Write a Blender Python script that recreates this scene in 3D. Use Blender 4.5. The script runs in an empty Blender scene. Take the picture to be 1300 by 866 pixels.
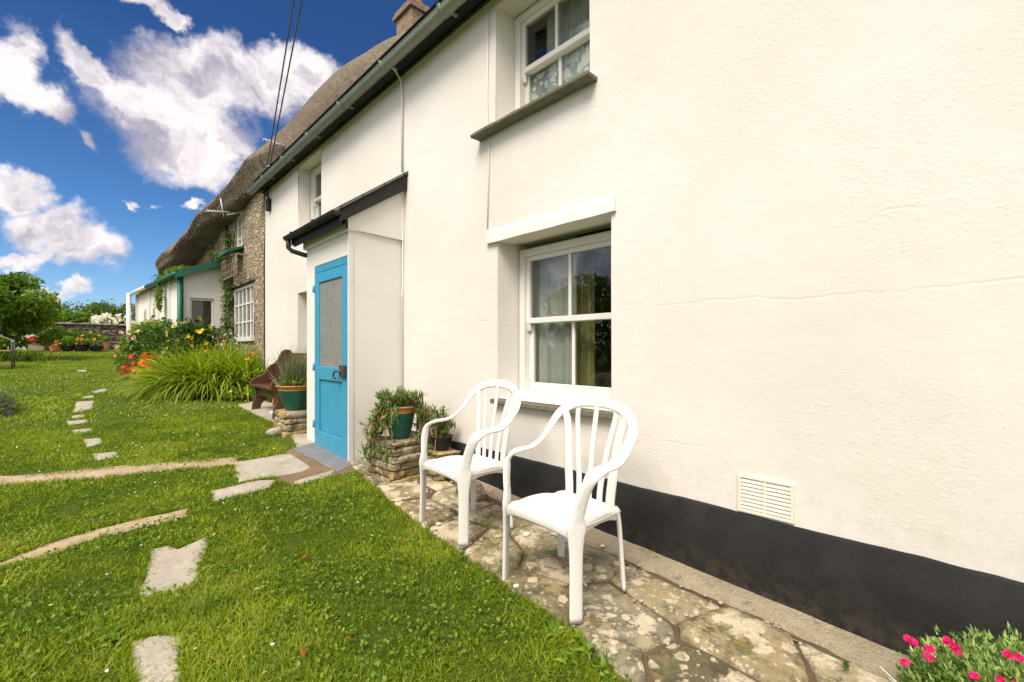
import bpy, bmesh, math, random
import numpy as np
from mathutils import Vector, Matrix, noise as mnoise
R = math.radians
rng = np.random.default_rng(7)
random.seed(7)
S = bpy.context.scene
COL = S.collection
# ------------------------------------------------------------------ camera
F_PX, HZ, CAMZ = 590.0, 443.0, 1.1
TH = math.atan(545 / F_PX); SN, CS = math.sin(TH), math.cos(TH)
cam = bpy.data.cameras.new('camera'); co = bpy.data.objects.new('camera', cam); COL.objects.link(co)
co.location = (0, 0, CAMZ); co.rotation_euler = (R(90), 0, -TH)
cam.sensor_width = 36; cam.lens = 36 * F_PX / 1300; cam.shift_y = 10 / 1300; cam.clip_start = .05; cam.clip_end = 2000
S.camera = co
# ------------------------------------------------------------------ colour management
S.view_settings.view_transform = 'Standard'; S.view_settings.look = 'None'
S.view_settings.gamma = 1; S.view_settings.use_curve_mapping = False
S.view_settings.exposure = 2.17
S.cycles.use_denoising = True
S.cycles.max_bounces = 8; S.cycles.transparent_max_bounces = 16
# ------------------------------------------------------------------ sun
SUN_EL, SUN_AZ = 52.0, -112.0          # azimuth measured from +Y towards +X
sdir = Vector((math.sin(R(SUN_AZ)) * math.cos(R(SUN_EL)), math.cos(R(SUN_AZ)) * math.cos(R(SUN_EL)), math.sin(R(SUN_EL))))
sl = bpy.data.lights.new('sun', 'SUN'); so = bpy.data.objects.new('sun', sl); COL.objects.link(so)
sl.energy = 1.1; sl.angle = R(30); sl.color = (1, .93, .80)
so.rotation_euler = (-sdir).to_track_quat('-Z', 'Y').to_euler(); so.location = (-20, 0, 30)
# ------------------------------------------------------------------ sky with clouds
W = bpy.data.worlds.new('World'); S.world = W; W.use_nodes = True
nt = W.node_tree; nt.nodes.clear()
def N(t, **k):
    n = nt.nodes.new(t)
    for a, b in k.items(): setattr(n, a, b)
    return n
def L(a, b): nt.links.new(a, b)
def px_dir(u, v):
    t = (u - 650) / F_PX
    return Vector((SN + t * CS, CS - t * SN, -(v - HZ) / F_PX))
def math_n(op, a, b=None, c=None, clamp=False):
    n = N('ShaderNodeMath', operation=op, use_clamp=clamp)
    for i, x in enumerate((a, b, c)):
        if x is None: continue
        if isinstance(x, (int, float)): n.inputs[i].default_value = x
        else: L(x, n.inputs[i])
    return n.outputs[0]
sky = N('ShaderNodeTexSky', sky_type='NISHITA', sun_disc=False, sun_elevation=R(SUN_EL), sun_rotation=R(SUN_AZ), dust_density=.3, ozone_density=2.5, air_density=1.0)
tc = N('ShaderNodeTexCoord')
vec = tc.outputs['Generated']
# warp direction with noise for ragged outlines
nz = N('ShaderNodeTexNoise'); nz.inputs['Scale'].default_value = 5.0; nz.inputs['Detail'].default_value = 9; nz.inputs['Roughness'].default_value = .62
L(vec, nz.inputs['Vector'])
sub = N('ShaderNodeVectorMath', operation='SUBTRACT'); L(nz.outputs['Color'], sub.inputs[0]); sub.inputs[1].default_value = (.5, .5, .5)
sc_ = N('ShaderNodeVectorMath', operation='SCALE'); L(sub.outputs[0], sc_.inputs[0]); sc_.inputs['Scale'].default_value = .22
addv = N('ShaderNodeVectorMath', operation='ADD'); L(vec, addv.inputs[0]); L(sc_.outputs[0], addv.inputs[1])
wv = addv.outputs[0]
# (u, v, half-width px, half-height px, tilt deg (clockwise in view), strength)
BLOBS = [(300, 120, 120, 50, 4, 1), (235, 160, 105, 62, 18, 1), (375, 105, 70, 38, -14, 1), (150, 100, 85, 26, 38, .9),
         (275, 195, 80, 42, 5, 1), (215, 5, 50, 20, 20, .9), (248, 36, 34, 18, 35, .85),
         (15, 85, 48, 46, 20, .95), (60, 120, 60, 30, 42, .9), (105, 172, 26, 14, 55, .8), (8, 236, 60, 28, 15, 1),
         (75, 288, 66, 32, 10, 1.05), (122, 316, 60, 34, 20, 1.05), (40, 322, 75, 15, 0, .85), (180, 262, 24, 9, 0, .72), (245, 258, 22, 9, 0, .72),
         (108, 376, 30, 13, 8, 1), (85, 381, 34, 10, 0, .9)]
mask = None
for (u, v, a, b, tilt, st) in BLOBS:
    c = px_dir(u, v); d0 = c.length; c.normalize()
    t1 = (px_dir(u + 40 * math.cos(R(tilt)), v + 40 * math.sin(R(tilt))).normalized() - c); ra = t1.length / 40 * a; t1.normalize()
    t3 = c; t2 = t3.cross(t1).normalized(); t1 = t2.cross(t3)
    pb = px_dir(u - 20 * math.sin(R(tilt)), v + 20 * math.cos(R(tilt))).normalized() - c; rb = pb.length / 20 * b
    e = Matrix((t1, t2, t3)).transposed().to_euler()
    m = N('ShaderNodeMapping', vector_type='TEXTURE'); L(wv, m.inputs['Vector'])
    m.inputs['Location'].default_value = c; m.inputs['Rotation'].default_value = e; m.inputs['Scale'].default_value = (ra * 1.08, rb * 1.05, .5)
    ln = N('ShaderNodeVectorMath', operation='LENGTH'); L(m.outputs[0], ln.inputs[0])
    k = math_n('MULTIPLY_ADD', ln.outputs['Value'], -1.0, st)
    mask = k if mask is None else math_n('SMOOTH_MAX', mask, k, .12)
# broken cloud over the rest of the sky (behind and above the viewer)
nb = N('ShaderNodeTexNoise'); nb.inputs['Scale'].default_value = 2.2; nb.inputs['Detail'].default_value = 10; nb.inputs['Roughness'].default_value = .6
L(vec, nb.inputs['Vector'])
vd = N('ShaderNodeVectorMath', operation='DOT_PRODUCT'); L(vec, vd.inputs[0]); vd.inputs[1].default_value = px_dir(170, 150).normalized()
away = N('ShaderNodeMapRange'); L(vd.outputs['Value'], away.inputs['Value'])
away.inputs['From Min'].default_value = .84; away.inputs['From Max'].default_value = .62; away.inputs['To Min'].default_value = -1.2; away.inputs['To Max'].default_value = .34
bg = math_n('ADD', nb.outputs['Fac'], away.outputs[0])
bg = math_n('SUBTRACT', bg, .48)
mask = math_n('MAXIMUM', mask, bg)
fine = N('ShaderNodeTexNoise'); fine.inputs['Scale'].default_value = 14; fine.inputs['Detail'].default_value = 10; fine.inputs['Roughness'].default_value = .65
L(vec, fine.inputs['Vector'])
ff = math_n('MULTIPLY_ADD', fine.outputs['Fac'], 1.0, -.53)
dens = math_n('ADD', mask, ff)
cov = N('ShaderNodeMapRange', interpolation_type='SMOOTHSTEP'); L(dens, cov.inputs['Value'])
cov.inputs['From Min'].default_value = -.08; cov.inputs['From Max'].default_value = .46
# cloud tone: lit lumps and greyer bellies
n2 = N('ShaderNodeTexNoise'); n2.inputs['Scale'].default_value = 7; n2.inputs['Detail'].default_value = 7; n2.inputs['Roughness'].default_value = .55
off = N('ShaderNodeVectorMath', operation='ADD'); L(wv, off.inputs[0]); off.inputs[1].default_value = tuple(sdir * .05)
L(off.outputs[0], n2.inputs['Vector'])
n3 = N('ShaderNodeTexNoise'); n3.inputs['Scale'].default_value = 7; n3.inputs['Detail'].default_value = 7; n3.inputs['Roughness'].default_value = .55
L(wv, n3.inputs['Vector'])
rel = math_n('SUBTRACT', n3.outputs['Fac'], n2.outputs['Fac'])
rel = math_n('MULTIPLY_ADD', rel, 3.4, .60)
rel = math_n('MULTIPLY_ADD', dens, -.25, rel, clamp=True)
ramp = N('ShaderNodeValToRGB'); L(rel, ramp.inputs[0])
ramp.color_ramp.elements[0].position = .12; ramp.color_ramp.elements[0].color = (1.25, 1.17, 1.45, 1)
ramp.color_ramp.elements[1].position = .72; ramp.color_ramp.elements[1].color = (2.75, 2.55, 2.56, 1)
# deep blue: Nishita blue graded by elevation towards a paler horizon
sep = N('ShaderNodeSeparateXYZ'); L(vec, sep.inputs[0])
elr = N('ShaderNodeValToRGB'); L(sep.outputs['Z'], elr.inputs[0])
elr.color_ramp.elements[0].position = .0; elr.color_ramp.elements[0].color = (.26, .32, .40, 1)
elr.color_ramp.elements[1].position = .50; elr.color_ramp.elements[1].color = (.078, .15, .25, 1)
em = elr.color_ramp.elements.new(.22); em.color = (.135, .235, .34, 1)
mul = N('ShaderNodeMixRGB', blend_type='MULTIPLY'); mul.inputs[0].default_value = 1; L(sky.outputs[0], mul.inputs[1]); L(elr.outputs[0], mul.inputs[2])
glow = N('ShaderNodeMapRange'); L(away.outputs[0], glow.inputs['Value']); glow.inputs['From Min'].default_value = -.6; glow.inputs['From Max'].default_value = .34; glow.inputs['To Min'].default_value = 1; glow.inputs['To Max'].default_value = 2.0  # brightens the out-of-view cloud beyond the visible one, added as fill light
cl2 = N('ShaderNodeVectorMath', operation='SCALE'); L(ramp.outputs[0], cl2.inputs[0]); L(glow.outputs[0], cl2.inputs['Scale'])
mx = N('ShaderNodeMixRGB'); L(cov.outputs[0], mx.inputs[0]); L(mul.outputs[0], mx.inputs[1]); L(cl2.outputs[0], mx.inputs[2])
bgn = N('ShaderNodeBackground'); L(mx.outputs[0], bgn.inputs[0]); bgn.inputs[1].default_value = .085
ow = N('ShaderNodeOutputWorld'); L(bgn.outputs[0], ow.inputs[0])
W.cycles.sampling_method = 'MANUAL'; W.cycles.sample_map_resolution = 1024
# ------------------------------------------------------------------ helpers
def zg(x, y):
    yy = np.clip(y, -14, 26)
    z = .048 * (yy - 1.75) + .012 * np.sin(x * 1.3 + y * .7) * np.sin(y * 1.1 - x * .5) * np.clip((1.1 - x) * 2, 0, 1)
    return z
def zgf(x, y): return float(zg(np.float64(x), np.float64(y)))
def gp(u, v, dz=0):
    t = (u - 650) / F_PX; Y = CS - t * SN; Z = -(v - HZ) / F_PX
    d = (CAMZ - dz + .084) / (.048 * Y - Z)
    x, y = d * (SN + t * CS), d * Y
    return Vector((x, y, zgf(x, y) + dz))
def tag(o, label=None, cat=None, group=None, kind=None):
    if label: o['label'] = label
    if cat: o['category'] = cat
    if group: o['group'] = group
    if kind: o['kind'] = kind
    return o
def empty(name, loc, label, cat, group=None, rz=0):
    o = bpy.data.objects.new(name, None); COL.objects.link(o); o.location = loc; o.rotation_euler = (0, 0, rz)
    o.empty_display_size = .1
    return tag(o, label, cat, group)
def worldloc(p):
    v = Vector((0, 0, 0))
    while p is not None: v += p.location; p = p.parent
    return v
class MB:
    def __init__(s): s.v = []; s.f = []; s.sm = []
    def add(s, vs, fs, smooth=False):
        b = len(s.v); s.v += [tuple(p) for p in vs]; s.f += [tuple(i + b for i in f) for f in fs]; s.sm += [smooth] * len(fs); return s
    def box(s, x0, x1, y0, y1, z0, z1):
        vs = [(x, y, z) for z in (z0, z1) for y in (y0, y1) for x in (x0, x1)]
        return s.add(vs, [(0, 2, 3, 1), (4, 5, 7, 6), (0, 1, 5, 4), (2, 6, 7, 3), (0, 4, 6, 2), (1, 3, 7, 5)])
    def quad(s, a, b, c, d): return s.add([a, b, c, d], [(0, 1, 2, 3)])
    def tube(s, pts, r, n=8, smooth=True, caps=True):
        pts = [Vector(p) for p in pts]; rs = r if isinstance(r, (list, tuple)) else [r] * len(pts)
        vs = []; fs = []; up = None
        for i, p in enumerate(pts):
            t = (pts[min(i + 1, len(pts) - 1)] - pts[max(i - 1, 0)]).normalized()
            if up is None:
                up = Vector((0, 0, 1)) if abs(t.z) < .9 else Vector((1, 0, 0))
            a = t.cross(up).normalized(); b = a.cross(t).normalized(); up = b
            for k in range(n):
                q = 2 * math.pi * k / n; vs.append(p + (a * math.cos(q) + b * math.sin(q)) * rs[i])
        for i in range(len(pts) - 1):
            for k in range(n):
                fs.append((i * n + k, i * n + (k + 1) % n, (i + 1) * n + (k + 1) % n, (i + 1) * n + k))
        if caps: fs.append(tuple(range(n))[::-1]); fs.append(tuple(range((len(pts) - 1) * n, len(pts) * n)))
        return s.add(vs, fs, smooth)
    def lathe(s, prof, c=(0, 0, 0), n=32, smooth=True):
        vs = []; fs = []
        for (r, z) in prof:
            for k in range(n):
                q = 2 * math.pi * k / n; vs.append((c[0] + r * math.cos(q), c[1] + r * math.sin(q), c[2] + z))
        for i in range(len(prof) - 1):
            for k in range(n): fs.append((i * n + k, i * n + (k + 1) % n, (i + 1) * n + (k + 1) % n, (i + 1) * n + k))
        return s.add(vs, fs, smooth)
    def prism(s, poly, axis, a, b):
        """extrude a 2-D polygon along axis 'x','y' or 'z' from a to b"""
        def P(p, q): return {'x': (q, p[0], p[1]), 'y': (p[0], q, p[1]), 'z': (p[0], p[1], q)}[axis]
        n = len(poly); vs = [P(p, a) for p in poly] + [P(p, b) for p in poly]
        fs = [tuple(range(n))[::-1], tuple(range(n, 2 * n))] + [(i, (i + 1) % n, n + (i + 1) % n, n + i) for i in range(n)]
        return s.add(vs, fs)
    def sweep(s, pts, hw, ht, hints, n=10, p=3.0):
        """rounded-rectangle section: width along t x hint, thickness along hint"""
        pts = [Vector(q) for q in pts]; m = len(pts); vs = []; fs = []
        for i, q in enumerate(pts):
            t = (pts[min(i + 1, m - 1)] - pts[max(i - 1, 0)]).normalized()
            h = Vector(hints[i]); h = (h - t * h.dot(t)).normalized(); w = t.cross(h)
            for k in range(n):
                a = 2 * math.pi * (k + .5) / n; c, d = math.cos(a), math.sin(a)
                e = lambda z: math.copysign(abs(z) ** (2 / p), z)
                vs.append(q + w * (e(c) * hw[i]) + h * (e(d) * ht[i]))
        for i in range(m - 1):
            for k in range(n): fs.append((i * n + k, i * n + (k + 1) % n, (i + 1) * n + (k + 1) % n, (i + 1) * n + k))
        fs.append(tuple(range(n))[::-1]); fs.append(tuple(range((m - 1) * n, m * n)))
        return s.add(vs, fs, True)
    def rock(s, c, size, seed, e=.45, rough=.12, nu=14, nv=9, rz=0):
        c = Vector(c); vs = []; fs = []; o = Vector((seed * 7.3, seed * 1.7, seed * 3.1))
        f = lambda z: math.copysign(abs(z) ** e, z)
        for j in range(nv + 1):
            ph = -math.pi / 2 + math.pi * j / nv
            for i in range(nu):
                q = 2 * math.pi * i / nu
                d = Vector((f(math.cos(ph)) * f(math.cos(q)), f(math.cos(ph)) * f(math.sin(q)), f(math.sin(ph))))
                w = 1 + rough * mnoise.noise(d * 1.6 + o) * 2 + rough * .5 * mnoise.noise(d * 5 + o)
                p = Vector((d.x * size[0] * w, d.y * size[1] * w, d.z * size[2] * (1 + rough * mnoise.noise(d * 2 + o * 2))))
                p.rotate(Matrix.Rotation(rz, 3, 'Z'))
                vs.append(c + p)
        for j in range(nv):
            for i in range(nu): fs.append((j * nu + i, j * nu + (i + 1) % nu, (j + 1) * nu + (i + 1) % nu, (j + 1) * nu + i))
        return s.add(vs, fs, True)
    def build(s, name, mat, parent=None, bevel=0, seg=2, kind=None, sub=0, autosmooth=None, solidify=0):
        me = bpy.data.meshes.new(name); off = worldloc(parent) if parent else Vector((0, 0, 0))
        me.from_pydata([(x - off.x, y - off.y, z - off.z) for x, y, z in s.v], [], s.f)
        me.polygons.foreach_set('use_smooth', s.sm); me.materials.append(mat)
        bm = bmesh.new(); bm.from_mesh(me); bmesh.ops.recalc_face_normals(bm, faces=bm.faces); bm.to_mesh(me); bm.free()
        o = bpy.data.objects.new(name, me); COL.objects.link(o)
        if parent: o.parent = parent
        if solidify: m = o.modifiers.new('s', 'SOLIDIFY'); m.thickness = solidify; m.offset = 0
        if bevel:
            m = o.modifiers.new('b', 'BEVEL'); m.width = bevel; m.segments = seg; m.limit_method = 'ANGLE'; m.angle_limit = R(40); m.harden_normals = False
        if sub: m = o.modifiers.new('u', 'SUBSURF'); m.levels = sub; m.render_levels = sub
        if kind: o['kind'] = kind
        return o
def npmesh(name, verts, faces_n, nper, mat, parent=None, tone=None, smooth=False, kind=None):
    """fast mesh from arrays: verts (N,3); faces flat int array, nper verts each; tone per-vertex float"""
    me = bpy.data.meshes.new(name); off = worldloc(parent) if parent else Vector((0, 0, 0))
    verts = np.asarray(verts, dtype=np.float32) - np.array(off, dtype=np.float32)
    fl = np.asarray(faces_n, dtype=np.int32).ravel(); nf = len(fl) // nper
    me.vertices.add(len(verts)); me.vertices.foreach_set('co', verts.ravel())
    me.loops.add(len(fl)); me.loops.foreach_set('vertex_index', fl)
    me.polygons.add(nf); me.polygons.foreach_set('loop_start', np.arange(0, len(fl), nper, dtype=np.int32))
    me.polygons.foreach_set('use_smooth', np.full(nf, smooth))
    if tone is not None:
        a = me.attributes.new('tone', 'FLOAT', 'POINT'); a.data.foreach_set('value', np.asarray(tone, dtype=np.float32))
    me.materials.append(mat); me.update(); me.validate()
    o = bpy.data.objects.new(name, me); COL.objects.link(o)
    if parent: o.parent = parent
    if kind: o['kind'] = kind
    return o
# ------------------------------------------------------------------ materials
def mat(name, build):
    m = bpy.data.materials.new(name); m.use_nodes = True; t = m.node_tree; t.nodes.clear()
    out = t.nodes.new('ShaderNodeOutputMaterial'); G = Gr(t); r = build(G); t.links.new(r, out.inputs[0]); return m
class Gr:
    def __init__(s, t): s.t = t
    def n(s, ty, ins=None, **k):
        x = s.t.nodes.new(ty)
        for a, b in k.items(): setattr(x, a, b)
        for a, b in (ins or {}).items(): s.set(x.inputs[a], b)
        return x
    def set(s, sock, v):
        if isinstance(v, bpy.types.NodeSocket): s.t.links.new(v, sock)
        else:
            if isinstance(v, tuple) and len(v) == 3 and sock.type == 'RGBA': v = v + (1,)
            sock.default_value = v
    def co(s): return s.n('ShaderNodeTexCoord').outputs['Object']
    def pos(s): return s.n('ShaderNodeNewGeometry').outputs['Position']
    def map(s, v, sc, rot=(0, 0, 0)): return s.n('ShaderNodeMapping', {'Vector': v, 'Scale': sc, 'Rotation': rot}).outputs[0]
    def noise(s, v, scale, detail=4, rough=.5, dist=0): return s.n('ShaderNodeTexNoise', {'Vector': v, 'Scale': scale, 'Detail': detail, 'Roughness': rough, 'Distortion': dist}).outputs
    def vor(s, v, scale, feature='F1', rand=1.0): return s.n('ShaderNodeTexVoronoi', {'Vector': v, 'Scale': scale, 'Randomness': rand}, feature=feature).outputs
    def ramp(s, f, stops):
        x = s.n('ShaderNodeValToRGB', {0: f}); el = x.color_ramp.elements
        while len(el) < len(stops): el.new(.5)
        for e, (p, c) in zip(el, stops):
            e.position = p; e.color = (c, c, c, 1) if isinstance(c, (int, float)) else tuple(c) + (1,)
        return x.outputs[0]
    def mix(s, f, a, b, mode='MIX'): return s.n('ShaderNodeMixRGB', {0: f, 1: a, 2: b}, blend_type=mode).outputs[0]
    def m(s, op, a, b=0.0, clamp=False): return s.n('ShaderNodeMath', {0: a, 1: b}, operation=op, use_clamp=clamp).outputs[0]
    def bump(s, h, strength=.3, dist=.01, nrm=None):
        i = {'Height': h, 'Strength': strength, 'Distance': dist}
        if nrm: i['Normal'] = nrm
        return s.n('ShaderNodeBump', i).outputs[0]
    def pbr(s, col, rough=.8, nrm=None, spec=.3, **k):
        i = {'Base Color': col, 'Roughness': rough, 'Specular IOR Level': spec}
        if nrm: i['Normal'] = nrm
        i.update({a.replace('_', ' '): b for a, b in k.items()})
        return s.n('ShaderNodeBsdfPrincipled', i).outputs[0]
def m_plaster(name, c1, c2, cracks=True, rough_amt=1.0):
    def b(g):
        p = g.pos(); big = g.noise(p, .9, 3)[0]; mid = g.noise(p, 9, 4)[0]; fin = g.noise(g.map(p, (1, 1, 1.6)), 55, 5, .6)[0]
        col = g.mix(g.ramp(big, [(.35, 0.0), (.65, 1.0)]), c1, c2)
        lum = g.vor(p, 30)[0]; lumps = g.ramp(lum, [(.0, 1.0), (.28, 0.0)])
        patch = g.ramp(g.noise(p, 1.7, 3)[0], [(.42, .15), (.6, 1.0)])
        h = g.m('ADD', g.m('MULTIPLY', mid, .8), g.m('MULTIPLY', g.m('ADD', g.m('MULTIPLY', fin, .55), g.m('MULTIPLY', lumps, .25)), patch))
        if cracks:
            sx = g.n('ShaderNodeSeparateXYZ', {0: p}).outputs; cr = None
            for (z0, amp, sc, w_, ph, msk) in ((1.33, .30, .9, .0022, 0.0, .38), (1.62, .5, 1.3, .0018, 3.0, .52), (.62, .25, 1.6, .0016, 9.0, .50), (2.5, .5, 1.1, .0018, 14.0, .52)):
                yv = g.n('ShaderNodeCombineXYZ', {0: g.m('ADD', sx[1], ph), 1: 0.0, 2: 0.0}).outputs[0]
                ln = g.m('MULTIPLY', g.m('SUBTRACT', g.noise(yv, sc, 6, .55)[0], .5), amp)
                d_ = g.m('ABSOLUTE', g.m('SUBTRACT', g.m('SUBTRACT', sx[2], z0), ln))
                c_ = g.m('MULTIPLY', g.ramp(g.m('DIVIDE', d_, w_ * 4), [(.12, 1.0), (1.0, 0.0)]), g.ramp(g.noise(yv, 1.7, 2)[0], [(msk, 0.0), (msk + .08, 1.0)]))
                cr = c_ if cr is None else g.m('MAXIMUM', cr, c_)
            h = g.m('SUBTRACT', h, g.m('MULTIPLY', cr, .20)); col = g.mix(g.m('MULTIPLY', cr, .08), col, (.45, .40, .32))
        stain = g.ramp(g.noise(g.map(p, (1, 3, .6)), 3, 6, .7)[0], [(.62, 0.0), (.8, 1.0)])
        col = g.mix(g.m('MULTIPLY', stain, .18), col, (.62, .57, .45))
        blot = g.ramp(g.noise(p, 2.3, 7, .7)[0], [(.50, 0.0), (.72, 1.0)]); col = g.mix(g.m('MULTIPLY', blot, .22), col, (.60, .54, .43))
        zz_ = g.n('ShaderNodeSeparateXYZ', {0: p}).outputs[2]
        spl = g.m('MULTIPLY', g.ramp(zz_, [(.30, 1.0), (.75, 0.0)]), g.ramp(g.noise(p, 13, 7, .75)[0], [(.48, 0.0), (.64, 1.0)])); col = g.mix(g.m('MULTIPLY', spl, .28), col, (.42, .38, .26))
        dots = g.m('MULTIPLY', g.ramp(g.vor(p, 17)[0], [(.035, 1.0), (.05, 0.0)]), g.ramp(g.noise(p, 1.1, 2)[0], [(.5, 0.0), (.56, 1.0)])); col = g.mix(g.m('MULTIPLY', dots, .5), col, (.35, .28, .2))
        return g.pbr(col, .75, g.bump(h, .30 * rough_amt, .012), .2)
    return mat(name, b)
M = {}
M['plaster'] = m_plaster('white_plaster', (.69, .652, .602), (.635, .595, .53))
M['plaster_plain'] = m_plaster('white_plaster_smooth', (.73, .695, .64), (.68, .65, .59), False, .5)
def _(g):
    p = g.pos(); n = g.noise(p, 110, 5, .7)[0]; b = g.noise(p, 5, 4)[0]
    col = g.mix(g.ramp(b, [(.4, 0.0), (.7, 1.0)]), (.0085, .008, .0075), (.020, .018, .0155))
    sc = g.ramp(g.noise(g.map(p, (2, 7, 2)), 14, 6, .7)[0], [(.66, 0.0), (.72, 1.0)])
    col = g.mix(g.m('MULTIPLY', sc, .35), col, (.12, .11, .09)); mud = g.m('MULTIPLY', g.ramp(g.n('ShaderNodeSeparateXYZ', {0: p}).outputs[2], [(-.0, 1.0), (.16, 0.0)]), g.ramp(g.noise(p, 20, 7, .75)[0], [(.42, 0.0), (.6, 1.0)])); col = g.mix(g.m('MULTIPLY', mud, .3), col, (.12, .09, .055))
    return g.pbr(col, .7, g.bump(n, .6, .01), .35)
M['plinth'] = mat('black_plinth_paint', _)
def m_paint(name, c, rough=.4, var=.08, bump=.12, dirt=(.3, .28, .22), dirt_amt=.25, scale=1.0):
    def b(g):
        p = g.pos(); n = g.noise(p, 9 * scale, 5, .6)[0]
        col = g.mix(g.ramp(n, [(.3, 0.0), (.7, 1.0)]), tuple(x * (1 - var) for x in c), c)
        d = g.ramp(g.noise(p, 22 * scale, 6, .7)[0], [(.6, 0.0), (.78, 1.0)]); col = g.mix(g.m('MULTIPLY', d, dirt_amt), col, dirt)
        return g.pbr(col, rough, g.bump(g.noise(p, 70, 4)[0], bump, .004), .4)
    return mat(name, b)
M['white_wood'] = m_paint('white_painted_wood', (.68, .655, .60))
M['blue_door'] = m_paint('blue_door_paint', (.048, .29, .45), .38, .12, .4, (.10, .30, .36), .2)
M['black_paint'] = m_paint('black_painted_board', (.017, .015, .013), .7, .2, .3, (.08, .075, .07), .35)
M['gutter'] = m_paint('grey_gutter_plastic', (.25, .27, .215), .35, .2, .1, (.09, .12, .07), .6, .7)
M['green_paint'] = m_paint('green_painted_board', (.012, .11, .065), .45, .2, .2, (.10, .14, .08), .4)
M['iron'] = m_paint('dark_iron', (.06, .05, .05), .45, .3, .4, (.2, .1, .05), .4)
M['aluminium'] = m_paint('aerial_metal', (.55, .55, .53), .35, .1)
M['brown_wood'] = m_paint('dark_stained_wood', (.105, .045, .022), .4, .35, .4, (.16, .085, .05), .5)
M['grey_wood'] = m_paint('weathered_lattice_wood', (.28, .20, .14), .7, .3, .3)
M['pine'] = m_paint('yellow_pine_slat', (.5, .3, .08), .6, .2)
M['glaze_green'] = m_paint('green_glazed_pot', (.018, .10, .065), .22, .35, .15, (.07, .2, .15), .4, 1.5)
M['glaze_rim'] = m_paint('orange_terracotta_rim', (.50, .24, .07), .4, .3, .2, (.62, .45, .25), .5, 2)
M['terracotta'] = m_paint('terracotta', (.42, .17, .07), .75, .25, .3, (.5, .4, .3), .4, 2)
M['black_plastic'] = m_paint('black_plastic_pot', (.014, .014, .016), .4, .2)
M['cream_stone'] = m_paint('cream_stone_trough', (.45, .38, .26), .85, .25, .5, (.2, .2, .12), .5)
M['soil'] = m_paint('potting_soil', (.04, .026, .016), .95, .5, 1.0, (.10, .07, .04), .6)
M['cable_white'] = m_paint('white_cable_sleeve', (.72, .70, .64), .5, .1)
M['cable_grey'] = m_paint('grey_overhead_cable', (.10, .10, .10), .6, .1)
M['sill_slate'] = m_paint('green_grey_slate', (.16, .15, .10), .75, .35, .8, (.30, .30, .24), .7, 2)
M['slate_step'] = m_paint('blue_grey_slate', (.20, .205, .205), .7, .3, .5, (.30, .25, .18), .6, .8)
M['vent'] = m_paint('cream_vent_plastic', (.74, .68, .55), .5, .1)
M['shell'] = m_paint('shell_white', (.75, .68, .58), .5, .2)
M['room'] = m_paint('room_paint', (.34, .32, .27), .9, .2)
M['curtain_yellow'] = m_paint('patterned_curtain', (.38, .34, .14), .9, .5, .2, (.12, .16, .06), .9, 1.6)
def _(g):
    p = g.pos(); n = g.noise(p, 18, 4)[0]; f = g.noise(p, 3, 4)[0]
    col = g.mix(f, (.69, .67, .625), (.64, .615, .565))
    d = g.ramp(g.noise(p, 28, 7, .8)[0], [(.58, 0.0), (.75, 1.0)]); col = g.mix(g.m('MULTIPLY', d, .30), col, (.5, .46, .36))
    return g.pbr(col, .42, g.bump(g.noise(p, 300, 2)[0], .12, .001), .4, Subsurface_Weight=.0)
M['chair'] = mat('white_moulded_plastic', _)
def _(g):
    gl = g.n('ShaderNodeBsdfGlossy', {'Color': (1, 1, 1, 1), 'Roughness': .015, 'Normal': g.bump(g.noise(g.pos(), 2.2, 2)[0], .25, .01)}).outputs[0]
    tr = g.n('ShaderNodeBsdfTransparent', {'Color': (.86, .88, .85, 1)}).outputs[0]
    fr = g.n('ShaderNodeLayerWeight', {'Blend': .14}).outputs['Fresnel']
    return g.n('ShaderNodeMixShader', {0: g.m('ADD', g.m('MULTIPLY', fr, .8), .04), 1: tr, 2: gl}).outputs[0]
M['glass'] = mat('window_glass', _)
def _(g):
    p = g.pos(); v = g.vor(p, 130)[0]
    return g.pbr(g.mix(g.noise(p, 14, 4)[0], (.17, .16, .13), (.31, .29, .24)), .12, g.bump(v, .6, .004), .8)
M['frosted'] = mat('obscured_glass', _)
def _(g):   # rose lace: opaque blossoms and leaves on net
    p = g.co(); q = g.map(p, (1, 1, 1))
    v = g.vor(q, 9, rand=.8); w = g.vor(q, 20, rand=1.0)
    rose = g.ramp(g.m('ADD', v[0], g.m('MULTIPLY', g.noise(q, 40, 3)[0], .12)), [(.42, 1.0), (.46, 0.0)])
    ring = g.ramp(g.m('FRACT', g.m('MULTIPLY', g.m('ADD', v[0], g.m('MULTIPLY', g.noise(q, 22, 2)[0], .10)), 8.0)), [(.0, .35), (.35, 1.0)])
    rose = g.m('MULTIPLY', rose, ring)
    leaf = g.ramp(w[0], [(.34, .9), (.40, 0.0)])
    a = g.m('ADD', g.m('MAXIMUM', rose, leaf), .42, True)
    d = g.n('ShaderNodeAddShader', {0: g.pbr((.80, .80, .76), .9), 1: g.n('ShaderNodeBsdfTranslucent', {'Color': (.18, .18, .17, 1)}).outputs[0]}).outputs[0]; t = g.n('ShaderNodeBsdfTransparent').outputs[0]
    return g.n('ShaderNodeMixShader', {0: a, 1: t, 2: d}).outputs[0]
M['lace'] = mat('rose_lace', _)
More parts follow.
